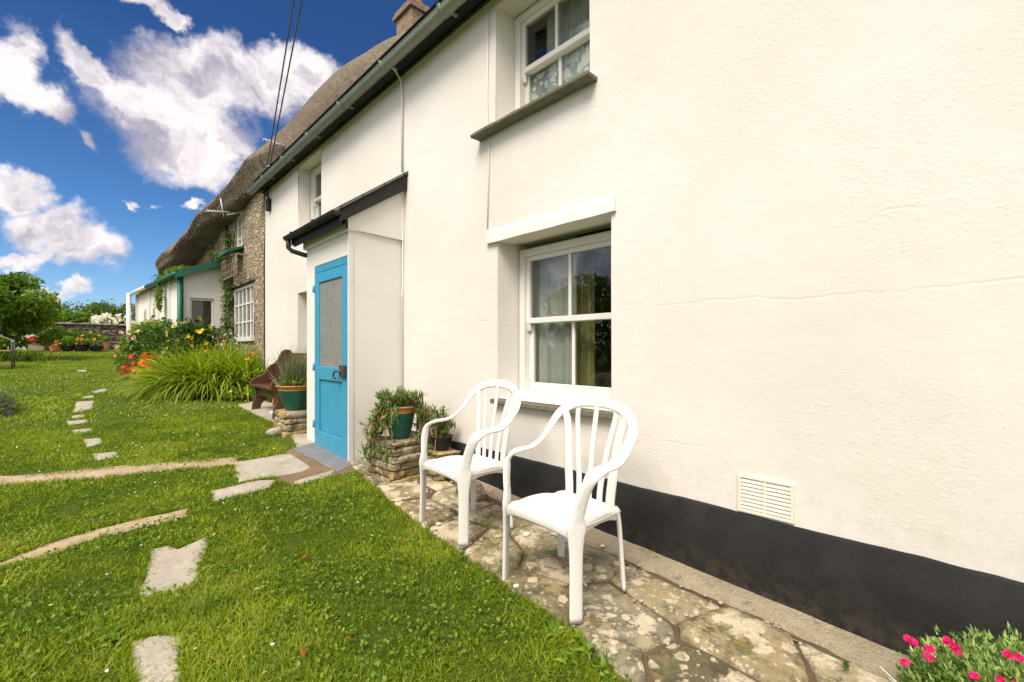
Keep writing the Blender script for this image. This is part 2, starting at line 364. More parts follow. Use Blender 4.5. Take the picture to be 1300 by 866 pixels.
def _(g):
    p = g.pos(); q = g.map(p, (1.0, 1.0, 1.9))
    w = g.n('ShaderNodeVectorMath', {0: q, 1: g.n('ShaderNodeVectorMath', {0: g.noise(p, 3, 3)[1], 1: (.25, .25, .25)}, operation='MULTIPLY').outputs[0]}, operation='ADD').outputs[0]
    v = g.vor(w, 8.5); ed = g.vor(w, 8.5, 'DISTANCE_TO_EDGE')[0]
    tone = g.ramp(g.n('ShaderNodeSeparateColor', {0: v[1]}).outputs[0], [(0.0, (.26, .19, .11)), (.35, (.46, .37, .24)), (.7, (.36, .29, .20)), (1.0, (.56, .46, .32))])
    col = g.mix(g.ramp(ed, [(.02, 1.0), (.07, 0.0)]), tone, (.40, .345, .25))
    col = g.mix(g.m('MULTIPLY', g.ramp(g.noise(p, 14, 6, .75)[0], [(.45, 0.0), (.6, 1.0)]), .6), col, (.24, .185, .115))
    return g.pbr(col, .95, g.bump(g.m('ADD', g.ramp(ed, [(.0, 0.0), (.12, 1.0)]), g.m('MULTIPLY', g.noise(p, 25, 5)[0], .6)), 1.0, .04), .15)
M['rubble'] = mat('rubble_stone', _)
def _(g):
    p = g.pos(); q = g.map(p, (1, 1, 3.2)); v = g.vor(q, 4); ed = g.vor(q, 4, 'DISTANCE_TO_EDGE')[0]
    tone = g.ramp(g.n('ShaderNodeSeparateColor', {0: v[1]}).outputs[0], [(0.0, (.10, .085, .065)), (.5, (.19, .16, .12)), (1.0, (.26, .22, .17))])
    col = g.mix(g.ramp(ed, [(.02, 1.0), (.08, 0.0)]), tone, (.05, .045, .035))
    return g.pbr(col, .95, g.bump(g.ramp(ed, [(.0, 0.0), (.15, 1.0)]), 1.0, .05), .1)
M['drystone'] = mat('dry_stone', _)
def _(g):
    p = g.pos(); q = g.map(p, (1.0, 5, 1.0)); a = g.noise(q, 9, 8, .7)[0]; b = g.noise(p, 1.3, 4)[0]; c = g.m('ADD', g.m('MULTIPLY', g.noise(p, 16, 7, .8)[0], .6), g.m('MULTIPLY', g.noise(p, 60, 4, .75)[0], .4))
    col = g.mix(g.ramp(b, [(.35, 0.0), (.65, 1.0)]), (.20, .165, .12), (.30, .25, .185))
    col = g.mix(g.ramp(c, [(.44, 0.0), (.58, .85)]), col, (.12, .09, .065))
    col = g.mix(g.m('MULTIPLY', g.ramp(a, [(.55, 0.0), (.75, 1.0)]), .5), col, (.42, .36, .28))
    moss = g.ramp(g.noise(p, 2.4, 5)[0], [(.58, 0.0), (.7, .55)]); col = g.mix(moss, col, (.10, .12, .05))
    return g.pbr(col, .95, g.bump(g.m('ADD', g.m('MULTIPLY', a, .5), c), 1.0, .06), .1)
M['thatch'] = mat('reed_thatch', _)
def _(g):
    p = g.pos(); br = g.n('ShaderNodeTexBrick', {'Vector': g.n('ShaderNodeCombineXYZ', {0: g.m('ADD', g.n('ShaderNodeSeparateXYZ', {0: p}).outputs[0], g.n('ShaderNodeSeparateXYZ', {0: p}).outputs[1]), 1: g.n('ShaderNodeSeparateXYZ', {0: p}).outputs[2], 2: 0.0}).outputs[0], 'Scale': 1.0, 'Color1': (.16, .085, .05, 1), 'Color2': (.28, .18, .11, 1), 'Mortar': (.26, .22, .16, 1), 'Mortar Size': .012, 'Brick Width': .22, 'Row Height': .075})
    col = g.mix(g.m('MULTIPLY', g.ramp(g.noise(p, 9, 6, .75)[0], [(.42, 0.0), (.62, 1.0)]), .6), br.outputs[0], (.20, .16, .10))
    return g.pbr(col, .9, g.bump(g.noise(p, 30, 5)[0], .7, .02), .1)
M['brick'] = mat('weathered_brick', _)
def _(g):
    p = g.pos(); q = g.map(p, (1, 1, 1)); ed = g.n('ShaderNodeTexBrick', {'Vector': g.map(p, (1, 1, 1), (0, 0, R(90))), 'Scale': 1.0, 'Color1': (.10, .10, .105, 1), 'Color2': (.15, .145, .14, 1), 'Mortar': (.03, .03, .03, 1), 'Mortar Size': .006, 'Brick Width': .25, 'Row Height': .2}).outputs[0]
    return g.pbr(ed, .7, g.bump(g.noise(p, 10, 4)[0], .4, .02), .3)
M['slates'] = mat('slate_tiles', _)
def m_lichen(name, stops, lich=.5, wet=0):
    def b(g):
        p = g.pos(); isl = g.n('ShaderNodeNewGeometry').outputs['Random Per Island']
        a = g.noise(p, 4.5, 6, .65)[0]; t = g.m('ADD', g.m('MULTIPLY', a, .55), g.m('MULTIPLY', isl, .5))
        col = g.ramp(t, stops)
        dk = g.ramp(g.noise(p, 16, 7, .75)[0], [(.47, 0.0), (.60, 1.0)]); dk = g.m('MULTIPLY', dk, g.ramp(g.noise(p, 2.2, 4)[0], [(.40, .35), (.55, 1.0)])); col = g.mix(g.m('MULTIPLY', dk, .8), col, (.055, .045, .028))
        w = g.n('ShaderNodeVectorMath', {0: p, 1: g.n('ShaderNodeVectorMath', {0: g.noise(p, 22, 4)[1], 1: (.05, .05, .05)}, operation='MULTIPLY').outputs[0]}, operation='ADD').outputs[0]
        l1 = g.ramp(g.m('ADD', g.vor(w, 11)[0], g.m('MULTIPLY', g.noise(p, 4, 3)[0], .5)), [(.50, 1.0), (.54, 0.0)])
        l2 = g.ramp(g.vor(w, 26)[0], [(.20, 1.0), (.24, 0.0)])
        big = g.ramp(g.noise(w, 4.2, 9, .72)[0], [(.52, 0.0), (.56, 1.0)])
        li = g.m('MAXIMUM', g.m('MULTIPLY', l2, .7), g.m('MAXIMUM', l1, big))
        li = g.m('MULTIPLY', li, g.ramp(g.noise(p, 95, 4, .7)[0], [(.28, .45), (.5, 1.0)]))
        col = g.mix(g.m('MULTIPLY', li, lich), col, g.mix(g.noise(p, 8, 2)[0], (.66, .56, .40), (.48, .40, .28)))
        oc = g.ramp(g.noise(p, 9, 6, .7)[0], [(.60, 0.0), (.68, 1.0)]); col = g.mix(g.m('MULTIPLY', oc, .6), col, (.34, .19, .05))
        ms = g.ramp(g.noise(w, 3.1, 6, .7)[0], [(.56, 0.0), (.62, 1.0)]); col = g.mix(g.m('MULTIPLY', ms, .65), col, (.09, .10, .03))
        h = g.m('ADD', g.m('MULTIPLY', a, 1.2), g.m('ADD', g.m('MULTIPLY', g.noise(p, 45, 6, .7)[0], .5), g.m('MULTIPLY', li, .15)))
        return g.pbr(col, .85, g.bump(h, .9, .02), .25)
    return mat(name, b)
M['lichen'] = m_lichen('lichened_paving', [(.25, (.12, .10, .055)), (.45, (.33, .26, .14)), (.62, (.19, .175, .12)), (.8, (.42, .345, .19)), (1.0, (.27, .235, .15))], .9)
M['stack'] = m_lichen('lichened_walling_stone', [(.25, (.13, .105, .06)), (.42, (.46, .32, .11)), (.58, (.20, .18, .12)), (.75, (.40, .31, .15)), (.9, (.14, .12, .08))], .6)
def m_flag(name, c1, c2, edge=(.22, .16, .10)):
    def b(g):
        p = g.pos(); a = g.noise(p, 6, 7, .7)[0]; f = g.noise(p, 40, 6, .7)[0]
        col = g.mix(g.ramp(a, [(.3, 0.0), (.7, 1.0)]), c1, c2); col = g.mix(g.ramp(f, [(.52, 0.0), (.72, .6)]), col, edge); gr_ = g.ramp(g.vor(p, 70)[0], [(.12, 1.0), (.2, 0.0)]); col = g.mix(g.m('MULTIPLY', gr_, .5), col, tuple(x * .45 for x in edge)); f = g.m('SUBTRACT', f, g.m('MULTIPLY', gr_, .5))
        return g.pbr(col, .85, g.bump(g.m('ADD', a, g.m('MULTIPLY', f, .5)), .5, .015), .2)
    return mat(name, b)
M['flag'] = m_flag('pale_flagstone', (.30, .265, .205), (.45, .40, .325), (.18, .14, .09))
M['concrete'] = m_flag('sandy_concrete', (.27, .20, .12), (.45, .35, .23), (.17, .12, .065))
def _(g):
    p = g.pos(); a = g.noise(p, 7, 6, .7)[0]; f = g.noise(p, 90, 6, .75)[0]; v = g.vor(p, 110)[0]
    col = g.mix(g.ramp(a, [(.3, 0.0), (.7, 1.0)]), (.37, .30, .20), (.50, .42, .29)); col = g.mix(g.ramp(f, [(.48, 0.0), (.66, .6)]), col, (.26, .20, .12))
    col = g.mix(g.ramp(v, [(.10, .8), (.2, 0.0)]), col, (.50, .44, .33)); d = g.ramp(g.noise(p, 12, 7, .75)[0], [(.56, 0.0), (.66, 1.0)]); col = g.mix(g.m('MULTIPLY', d, .6), col, (.13, .11, .06))
    return g.pbr(col, .9, g.bump(g.m('ADD', g.m('MULTIPLY', a, 1.5), g.m('ADD', f, g.m('MULTIPLY', v, -.6))), 1.0, .014), .15)
M['cement'] = mat('gritty_cement', _)
M['gap_soil'] = m_flag('mossy_joint_soil', (.07, .05, .03), (.14, .10, .06), (.055, .065, .02))
M['earth'] = m_flag('earth_and_grit', (.14, .095, .055), (.24, .17, .10), (.07, .05, .03))
def _(g):
    p = g.pos(); a = g.noise(p, .35, 4)[0]; b_ = g.noise(p, 3.5, 6, .65)[0]; c = g.noise(p, 60, 5, .75)[0]
    col = g.mix(g.ramp(b_, [(.3, 0.0), (.7, 1.0)]), (.07, .12, .008), (.13, .18, .015))
    col = g.mix(g.ramp(a, [(.4, 0.0), (.65, .6)]), col, (.12, .16, .03))
    col = g.mix(g.ramp(c, [(.45, 0.0), (.7, .7)]), col, (.028, .05, .008))
    return g.pbr(col, .9, g.bump(c, 1.0, .03), .1)
M['turf'] = mat('turf_base', _)
def m_leaf(name, stops, rough=.45, trans=.35, spec=.3, patch=None, hs=1.0):
    """leaf colour runs over the per-leaf 'tone' attribute"""
    def b(g):
        t = g.n('ShaderNodeAttribute', attribute_name='tone').outputs['Fac']
        col = g.ramp(t, stops)
        if patch:
            a = g.ramp(g.noise(g.pos(), patch[0], 4, .6)[0], [(.42, 0.0), (.6, 1.0)]); col = g.mix(g.m('MULTIPLY', a, patch[2]), col, patch[1])
            if len(patch) > 3:
                a2 = g.ramp(g.noise(g.pos(), patch[0] * 3.1, 5, .6)[0], [(.5, 0.0), (.68, 1.0)]); col = g.mix(g.m('MULTIPLY', a2, .7), col, patch[3])
        d = g.pbr(col, rough, None, spec)
        if not trans: return d
        tr = g.n('ShaderNodeBsdfTranslucent', {'Color': g.mix(1.0, col, (1.0, 1.15, .5), 'MULTIPLY')}).outputs[0]
        return g.n('ShaderNodeMixShader', {0: trans, 1: d, 2: tr}).outputs[0]
    return mat(name, b)
M['grass'] = m_leaf('grass_blades', [(0, (.060, .115, .004)), (.4, (.19, .275, .009)), (.75, (.34, .40, .016)), (.97, (.38, .40, .05)), (1.0, (.46, .38, .15))], .5, .42, .25, (.8, (.25, .31, .012), .5, (.075, .17, .008)))
M['tree_leaf'] = m_leaf('tree_leaves', [(0, (.035, .085, .008)), (.5, (.13, .22, .014)), (.85, (.25, .34, .025)), (1, (.42, .38, .05))])
M['hedge_leaf'] = m_leaf('hedge_leaves', [(0, (.045, .10, .008)), (.5, (.12, .22, .014)), (1, (.24, .34, .03))])
M['hedge_far'] = m_leaf('far_hedge_leaves', [(0, (.045, .085, .010)), (.5, (.11, .165, .020)), (1, (.22, .24, .045))])
M['bush_dark'] = m_leaf('dark_shrub_leaves', [(0, (.015, .045, .008)), (.5, (.055, .12, .012)), (.85, (.15, .24, .03)), (1, (.34, .40, .05))])
M['bush_lime'] = m_leaf('lime_shrub_leaves', [(0, (.10, .17, .010)), (.5, (.27, .34, .012)), (1, (.48, .46, .02))])
M['lily'] = m_leaf('daylily_leaves', [(0, (.07, .14, .006)), (.4, (.22, .31, .014)), (.8, (.40, .46, .04)), (1, (.58, .56, .10))], .4, .42, .3)
M['climber'] = m_leaf('climber_leaves', [(0, (.05, .09, .015)), (.6, (.13, .19, .03)), (.85, (.22, .20, .05)), (1, (.28, .13, .05))])
M['iceplant'] = m_leaf('ice_plant_leaves', [(0, (.045, .10, .02)), (.5, (.12, .21, .05)), (.88, (.20, .28, .08)), (1, (.36, .16, .06))], .35, .15, .4)
M['succulent'] = m_leaf('pale_succulent_leaves', [(0, (.10, .19, .03)), (.5, (.23, .35, .08)), (1, (.42, .50, .18))], .4, .25, .3)
M['grey_leaf'] = m_leaf('grey_green_leaves', [(0, (.08, .11, .05)), (.6, (.17, .21, .10)), (1, (.30, .26, .16))])
M['fresh_leaf'] = m_leaf('fresh_green_leaves', [(0, (.06, .13, .008)), (.6, (.17, .27, .018)), (1, (.30, .38, .05))])
def m_petal(name, a, b_): return m_leaf(name, [(0, a), (1, b_)], .5, .3)
M['pet_yellow'] = m_petal('yellow_petals', (.75, .45, .01), (.85, .70, .03))
M['pet_orange'] = m_petal('orange_petals', (.75, .10, .01), (.85, .28, .02))
M['pet_red'] = m_petal('red_petals', (.60, .01, .01), (.80, .05, .04))
M['pet_pink'] = m_petal('pink_petals', (.65, .25, .22), (.80, .50, .42))
M['pet_magenta'] = m_petal('magenta_petals', (.60, .005, .10), (.85, .03, .25))
M['pet_white'] = m_petal('white_petals', (.65, .60, .48), (.85, .83, .76))
M['pet_purple'] = m_petal('purple_petals', (.10, .05, .35), (.25, .15, .6))
M['bark'] = m_paint('bark', (.075, .055, .038), .95, .5, 1.0, (.12, .12, .08), .5, .8)
M['brown_leaf'] = m_petal('fallen_leaf', (.30, .10, .02), (.60, .25, .05))
# ------------------------------------------------------------------ foliage generators
def unit(a): return a / np.maximum(np.linalg.norm(a, axis=1, keepdims=True), 1e-9)
def leaves(name, mt, P, size, tone, parent=None, up=.5, wid=.45, droop=0, kind=None, sizevar=.45, outward=None):
    n = len(P); d = unit(rng.normal(size=(n, 3)) + (outward * 1.3 if outward is not None else 0) + np.array([0, 0, -droop]))
    nrm = unit(rng.normal(size=(n, 3)) + np.array([0, 0, 1.6 * up]))
    w = unit(np.cross(d, nrm)); nn = np.cross(w, d); s = (size * (1 - sizevar + 2 * sizevar * rng.random(n)))[:, None]
    a = P - d * s * .5; tip = P + d * s * .5 - np.array([0, 0, 1]) * s * .08
    l = P + w * s * wid * .5 + nn * s * .10; r_ = P - w * s * wid * .5 + nn * s * .10
    V = np.stack([a, l, tip, r_], 1).reshape(-1, 3); i = np.arange(n)[:, None] * 4
    Fc = np.concatenate([i + [0, 1, 2], i + [0, 2, 3]], 1).reshape(-1, 3)
    return npmesh(name, V, Fc, 3, mt, parent, np.repeat(tone, 4), kind=kind)
def blob_points(blobs, n, shell=.55):
    """points in a union of ellipsoids: [(cx,cy,cz,rx,ry,rz)], biased to the outside; returns P, outward, tone"""
    B = np.array(blobs, float); vol = (B[:, 3] * B[:, 4] * B[:, 5]) ** (2 / 3); k = rng.choice(len(B), n, p=vol / vol.sum())
    d = unit(rng.normal(size=(n, 3))); rr = (shell + (1 - shell) * rng.random(n)) * (1 + .10 * rng.normal(size=n))
    P = B[k, :3] + d * B[k, 3:6] * rr[:, None]
    tb = rng.random(len(B))[k]
    tone = np.clip(.15 + .25 * tb + .35 * rng.random(n) + .22 * d[:, 2] * rr * 0 + .15 * rng.normal(size=n), 0, 1)
    return P, d, tone
def strands(name, mt, base, dirs, length, width, droop, tone, parent=None, seg=5, kind=None, fold=.0):
    """arching strap leaves"""
    n = len(base); p = base.copy(); d = unit(dirs); L_ = (length / seg)[:, None]
    side = unit(np.cross(d, np.array([0, 0, 1.0]) + rng.normal(size=(n, 3)) * .25)); V = []
    for k in range(seg + 1):
        f = k / seg; w = (width * (1 - f ** 2.2) * (.75 + .5 * math.sin(math.pi * min(1, f + .25))))[:, None]
        if k == seg: V.append(p[:, None, :])
        else: V.append(np.stack([p - side * w * .5, p + side * w * .5], 1))
        p = p + d * L_; d = unit(d + np.array([0, 0, -1.0]) * (droop / seg)[:, None])
    V = np.concatenate(V, 1); m = 2 * seg + 1; i = np.arange(n)[:, None] * m
    Fc = []
    for k in range(seg - 1): Fc += [i + [2 * k, 2 * k + 1, 2 * k + 3], i + [2 * k, 2 * k + 3, 2 * k + 2]]
    k = seg - 1; Fc.append(i + [2 * k, 2 * k + 1, 2 * k + 2])
    Fc = np.concatenate(Fc, 1).reshape(-1, 3)
    return npmesh(name, V.reshape(-1, 3), Fc, 3, mt, parent, np.repeat(tone, m), kind=kind)
def flowers(name, mt, C, r, petals=5, parent=None, cup=.3, face=None, wid=.5):
    """rosettes of petals at centres C facing 'face' (default up-ish random)"""
    n = len(C); nr = unit((np.array([0, 0, 1.0]) if face is None else face) + rng.normal(size=(n, 3)) * .45)
    a = unit(np.cross(nr, rng.normal(size=(n, 3)))); b = np.cross(nr, a); V = []; T = []
    for k in range(petals):
        q = 2 * math.pi * k / petals; d = a * math.cos(q) + b * math.sin(q); w = -a * math.sin(q) + b * math.cos(q)
        rr = (r * (.8 + .4 * rng.random(n)))[:, None]
        V.append(np.stack([C, C + d * rr * .6 + w * rr * wid * .5 + nr * rr * cup * .5, C + d * rr + nr * rr * cup, C + d * rr * .6 - w * rr * wid * .5 + nr * rr * cup * .5], 1)); T.append(np.repeat(rng.random(n)[:, None], 4, 1))
    V = np.concatenate(V, 1); m = 4 * petals; i = np.arange(n)[:, None] * m; Fc = []
    for k in range(petals): Fc += [i + [4 * k, 4 * k + 1, 4 * k + 2], i + [4 * k, 4 * k + 2, 4 * k + 3]]
    return npmesh(name, V.reshape(-1, 3), np.concatenate(Fc, 1).reshape(-1, 3), 3, mt, parent, np.concatenate(T, 1).ravel())
def inpoly(x, y, poly):
    c = np.zeros(x.shape, bool); n = len(poly)
    for i in range(n):
        x0, y0 = poly[i][0], poly[i][1]; x1, y1 = poly[(i + 1) % n][0], poly[(i + 1) % n][1]
        cond = ((y0 > y) != (y1 > y)); xi = (x1 - x0) * (y - y0) / ((y1 - y0) if y1 != y0 else 1e-9) + x0
        c ^= cond & (x < xi)
    return c
# ------------------------------------------------------------------ ground
WX = 2.24
def grid_sheet(name, x0, x1, nx, y0, y1, ny, mt, fz=None, dz=0.0, kind='structure', hole=None):
    X, Y = np.meshgrid(np.linspace(x0, x1, nx), np.linspace(y0, y1, ny)); Z = zg(X, Y) + dz if fz is None else fz(X, Y)
    V = np.stack([X, Y, Z], -1).reshape(-1, 3); i = (np.arange(ny - 1)[:, None] * nx + np.arange(nx - 1)[None]).ravel()[:, None]
    return npmesh(name, V, (i + [0, 1, nx + 1, nx]).reshape(-1, 4), 4, mt, smooth=True, kind=kind)
def far_z(X, Y):
    z = zg(X, Y); r = np.hypot(X, Y)
    return z - .12 - np.clip(r - 40, 0, 400) * .01
xs = np.concatenate([np.linspace(-500, -12, 12), np.linspace(-10, 12, 45), np.linspace(14, 500, 12)])
ys = np.concatenate([np.linspace(-500, -14, 10), np.linspace(-12, 30, 85), np.linspace(34, 700, 16)])
X, Y = np.meshgrid(xs, ys); Z = zg(X, Y) - np.clip(np.hypot(X, Y) - 45, 0, 500) * .006
V = np.stack([X, Y, Z], -1).reshape(-1, 3); nx = len(xs); i = (np.arange(len(ys) - 1)[:, None] * nx + np.arange(nx - 1)[None]).ravel()[:, None]
lawn_base = npmesh('ground', V, (i + [0, 1, nx + 1, nx]).reshape(-1, 4), 4, M['turf'], smooth=True, kind='structure')
def slab(name, poly, mt, h=.008, dz=.002, label=None, cat=None, kind=None, group=None, jitter=.012, bevel=.012):
    """irregular flat stone: outline resampled with a rough edge, slightly domed top"""
    pts = []; n = len(poly)
    for a in range(n):
        p, q = Vector(poly[a][:2]), Vector(poly[(a + 1) % n][:2]); m = max(2, int((q - p).length / .07))
        for k in range(m):
            r_ = p.lerp(q, k / m); nn = mnoise.noise_vector(Vector((r_.x * 7, r_.y * 7, 3.3)))
            pts.append(Vector((r_.x + nn.x * jitter * 1.6, r_.y + nn.y * jitter * 1.6)))
    c = sum(pts, Vector((0, 0))) / len(pts); mb = MB(); m = len(pts)
    rings = [(1.0, -.05), (1.0, h * .55), (1 - .018 / max(.1, (pts[0] - c).length), h), (.5, h + .003)]
    vs = []
    for (s_, hh) in rings:
        for p in pts:
            q = c + (p - c) * s_; vs.append((q.x, q.y, zgf(q.x, q.y) + dz + hh + (.006 * mnoise.noise(Vector((q.x * 5, q.y * 5, 1))) if hh > 0 else 0)))
    vs.append((c.x, c.y, zgf(c.x, c.y) + dz + h + .003)); fs = []
    for j in range(3):
        for k in range(m): fs.append((j * m + k, j * m + (k + 1) % m, (j + 1) * m + (k + 1) % m, (j + 1) * m + k))
    for k in range(m): fs.append((3 * m + k, 3 * m + (k + 1) % m, 4 * m))
    mb.add(vs, fs, False); o = mb.build(name, mt, kind=kind); tag(o, label, cat, group); return o
EXCL = []
def pxpoly(pl, grow=0): return [tuple(gp(u, v)[:2]) for u, v in pl]
# worn sandy edging paths
for nm, pl in [('edging_path', [(-330, 612), (-60, 604), (60, 605), (150, 597), (270, 587), (300, 581), (301, 592), (200, 600), (100, 611), (-60, 618), (-330, 634)]),
               ('edging_path', [(-330, 812), (-70, 722), (0, 713), (60, 691), (130, 669), (200, 654), (240, 646), (238, 656), (140, 680), (62, 705), (0, 722), (-70, 738), (-330, 850)])]:
    P = pxpoly(pl); EXCL.append(P); slab(nm, P, M['concrete'], .004, .001, kind='structure', jitter=.03)
# threshold slabs
for nm, pl, mt in [('doorstep_slab', [(372, 571), (400, 563), (452, 588), (430, 600)], 'slate_step'),
                   ('path_slab', [(297, 589), (368, 577), (395, 594), (385, 600), (303, 614)], 'flag'),
                   ('path_slab', [(268, 626), (330, 612), (352, 610), (344, 619), (272, 640)], 'flag'),
                   ('path_slab', [(374, 613), (424, 598), (418, 607), (380, 617)], 'flag')]:
    P = pxpoly(pl); EXCL.append(P); slab(nm, P, M[mt], .012, .003, kind='structure')
ear = pxpoly([(360, 575), (372, 568), (420, 558), (452, 570), (470, 592), (465, 606), (452, 600), (400, 612), (375, 618), (352, 612), (345, 606), (388, 598)])
EXCL.append(ear); slab('earth_path', ear, M['earth'], .006, .0, kind='structure')
bed = pxpoly([(300, 515), (315, 512), (345, 500), (380, 500), (400, 520), (400, 575), (380, 572), (365, 545), (330, 530)])
EXCL.append(bed); slab('paving_by_bench', bed, M['flag'], .010, .0, kind='structure')
# stepping stones
SS = [('large pale grey stepping stone in the lawn with a notched top edge', [(192, 697), (215, 693), (226, 699), (263, 683), (257, 712), (250, 744), (215, 756), (180, 762)]),
      ('nearest pale stepping stone, cut by the bottom edge of the picture', [(166, 820), (200, 812), (229, 813), (228, 880), (176, 890)]),
      ('small pale stepping stone just beyond the sandy edging path, nearest of the far trail', [(118, 578), (148, 575), (150, 581), (124, 587)]),
      ('squarish stepping stone, second of the far trail from the sandy edging', [(105, 558), (126, 556), (131, 563), (110, 570)]),
      ('thin wide stepping stone, third of the far trail', [(89, 546), (116, 543), (117, 547), (94, 550)]),
      ('thin wide stepping stone, fourth of the far trail', [(85, 535), (110, 532), (112, 536), (86, 540)]),
      ('tiny sliver of stepping stone between two wider ones on the far trail', [(91, 528), (106, 526), (107, 529), (92, 531)]),
      ('brightest and largest stepping stone of the far trail', [(97, 511), (120, 509), (116, 520), (93, 524)]),
      ('narrow stepping stone just past the largest one of the far trail', [(103, 504), (118, 502), (121, 505), (105, 507)]),
      ('tilted bright stepping stone bearing right, near the far end of the trail', [(116, 497), (134, 492.5), (137, 495.5), (118, 500)]),
      ('farthest stepping stone, a small pale dash in the far lawn', [(97, 470.5), (110, 470), (111, 472.3), (99, 472.5)])]
for lb, pl in SS:
    P = pxpoly(pl); EXCL.append(P); slab('stepping_stone', P, M['flag'], .008, .002, lb, 'stepping stone', group='stepping stones across the lawn')
# ------------------------------------------------------------------ paving along the cottage (irregular lichened slabs)
edge_px = [(452, 601), (470, 615), (500, 642), (540, 674), (572, 698), (600, 716), (640, 745), (680, 770), (740, 815), (790, 866)]
edge = [tuple(gp(u, v)[:2]) for u, v in edge_px]
last = Vector(edge[-1]) ; edge += [(last.x - .02, last.y - .6), (last.x - .05, last.y - 2.5)]
pave = edge + [(WX, edge[-1][1]), (WX, 3.93), (1.75, 3.93), (1.72, 4.0)]
EXCL.append(pave)
def clip(poly, a, b):     # keep points closer to a than b
    mid = (Vector(a) + Vector(b)) / 2; n = Vector(b) - Vector(a); out = []
    for i in range(len(poly)):
        p, q = Vector(poly[i]), Vector(poly[(i + 1) % len(poly)]); dp, dq = (p - mid).dot(n), (q - mid).dot(n)
        if dp <= 0: out.append(tuple(p))
        if dp * dq < 0: out.append(tuple(p.lerp(q, dp / (dp - dq))))
    return out
sites = []
yy = -2.4
while yy < 4.0:
    w = .34 + .12 * random.random(); k = 0
    for xx in np.arange(1.05 + random.random() * .2, 2.3, .42): sites.append((xx + random.uniform(-.12, .12), yy + random.uniform(-.14, .14)))
    yy += w
mb = MB(); gapmb = MB()
pv = [Vector(p) for p in pave]
for si, s0 in enumerate(sites):
    cell = [(s0[0] - 1, s0[1] - 1), (s0[0] + 1, s0[1] - 1), (s0[0] + 1, s0[1] + 1), (s0[0] - 1, s0[1] + 1)]
    for sj, s1 in enumerate(sites):
        if sj != si and abs(s0[0] - s1[0]) < 1.2 and abs(s0[1] - s1[1]) < 1.2 and len(cell) > 2: cell = clip(cell, s0, s1)
    if len(cell) < 3: continue
    c = sum((Vector(p) for p in cell), Vector((0, 0))) / len(cell)
    pts = []
    for a in range(len(cell)):
        p, q = Vector(cell[a]), Vector(cell[(a + 1) % len(cell)]); m = max(1, int((q - p).length / .06))
        for k in range(m): pts.append(p.lerp(q, k / m))
    o3 = []
    for p in pts:
        d = (p - c); L0 = max(d.length, .01); nn = mnoise.noise_vector(Vector((p.x * 6, p.y * 6, si)))
        p = c + d * max(.1, (L0 - .012) / L0) + Vector((nn.x, nn.y)) * .02
        p.x = min(p.x, 2.06); o3.append(p)
    ex = [p.x for p in o3]
    ins = inpoly(np.array([p.x for p in o3]), np.array([p.y for p in o3]), pave)
    if ins.sum() < 4: continue
    c = sum((p for p, k in zip(o3, ins) if k), Vector((0, 0))) / int(ins.sum())
    def pull(p):
        lo, hi = 0.0, 1.0
        for _k in range(8):
            mid = (lo + hi) / 2; q = c + (p - c) * mid
            if inpoly(np.array([q.x]), np.array([q.y]), pave)[0]: lo = mid
            else: hi = mid
        return c + (p - c) * lo
    o3 = [p if k else pull(p) for p, k in zip(o3, ins)]
    h = .008 + .02 * random.random(); tx, ty = random.uniform(-.02, .02), random.uniform(-.02, .02); m = len(o3); vs = []
    for (s_, hh) in [(1, -.06), (1, h * .5), (.955, h), (.7, h + .004), (.35, h + .005)]:
        for p in o3:
            q = c + (p - c) * s_; b_ = .010 * mnoise.noise(Vector((q.x * 4, q.y * 4, si * 2.1))) + .004 * mnoise.noise(Vector((q.x * 16, q.y * 16, si)))
            vs.append((q.x, q.y, zgf(q.x, q.y) + hh + b_ + (q.x - c.x) * tx + (q.y - c.y) * ty))
    vs.append((c.x, c.y, zgf(c.x, c.y) + h + .005)); fs = []
    for j in range(4):
        for k in range(m): fs.append((j * m + k, j * m + (k + 1) % m, (j + 1) * m + (k + 1) % m, (j + 1) * m + k))
    for k in range(m): fs.append((4 * m + k, 4 * m + (k + 1) % m, 5 * m))
    mb.add(vs, fs, True)
mb.build('stone_paving', M['lichen'], kind='structure')
mb = MB(); n = len(pave)
mb.add([(x, y, zgf(x, y) + .004) for x, y in pave], [tuple(range(n))]); mb.build('paving_bed', M['gap_soil'], kind='structure')
# cement fillet at the wall foot
mb = MB(); ys_ = np.arange(-3, 3.9, .02); vs = []
for y in ys_:
    w = .150 + .03 * mnoise.noise(Vector((y * 2, 0, 0))) + .022 * mnoise.noise(Vector((y * 9, 0, 0))) + .008 * mnoise.noise(Vector((y * 25, 0, 0))); z = zgf(2, y)
    if y > 1.9: w *= max(.2, 1 - (y - 1.9) * .5)
    nn = .006 * mnoise.noise(Vector((y * 7, 5, 0)))
    vs += [(WX - w, y, z - .02), (WX - w + .015, y, z + .022 + nn), (WX - .07, y, z + .038 - nn), (WX + .02, y, z + .055 + nn * 1.5)]
fs = []
for j in range(len(ys_) - 1):
    for k in range(3): fs.append((j * 4 + k, j * 4 + k + 1, j * 4 + k + 5, j * 4 + k + 4))
mb.add(vs, fs, True); mb.build('cement_fillet', M['cement'], kind='structure')
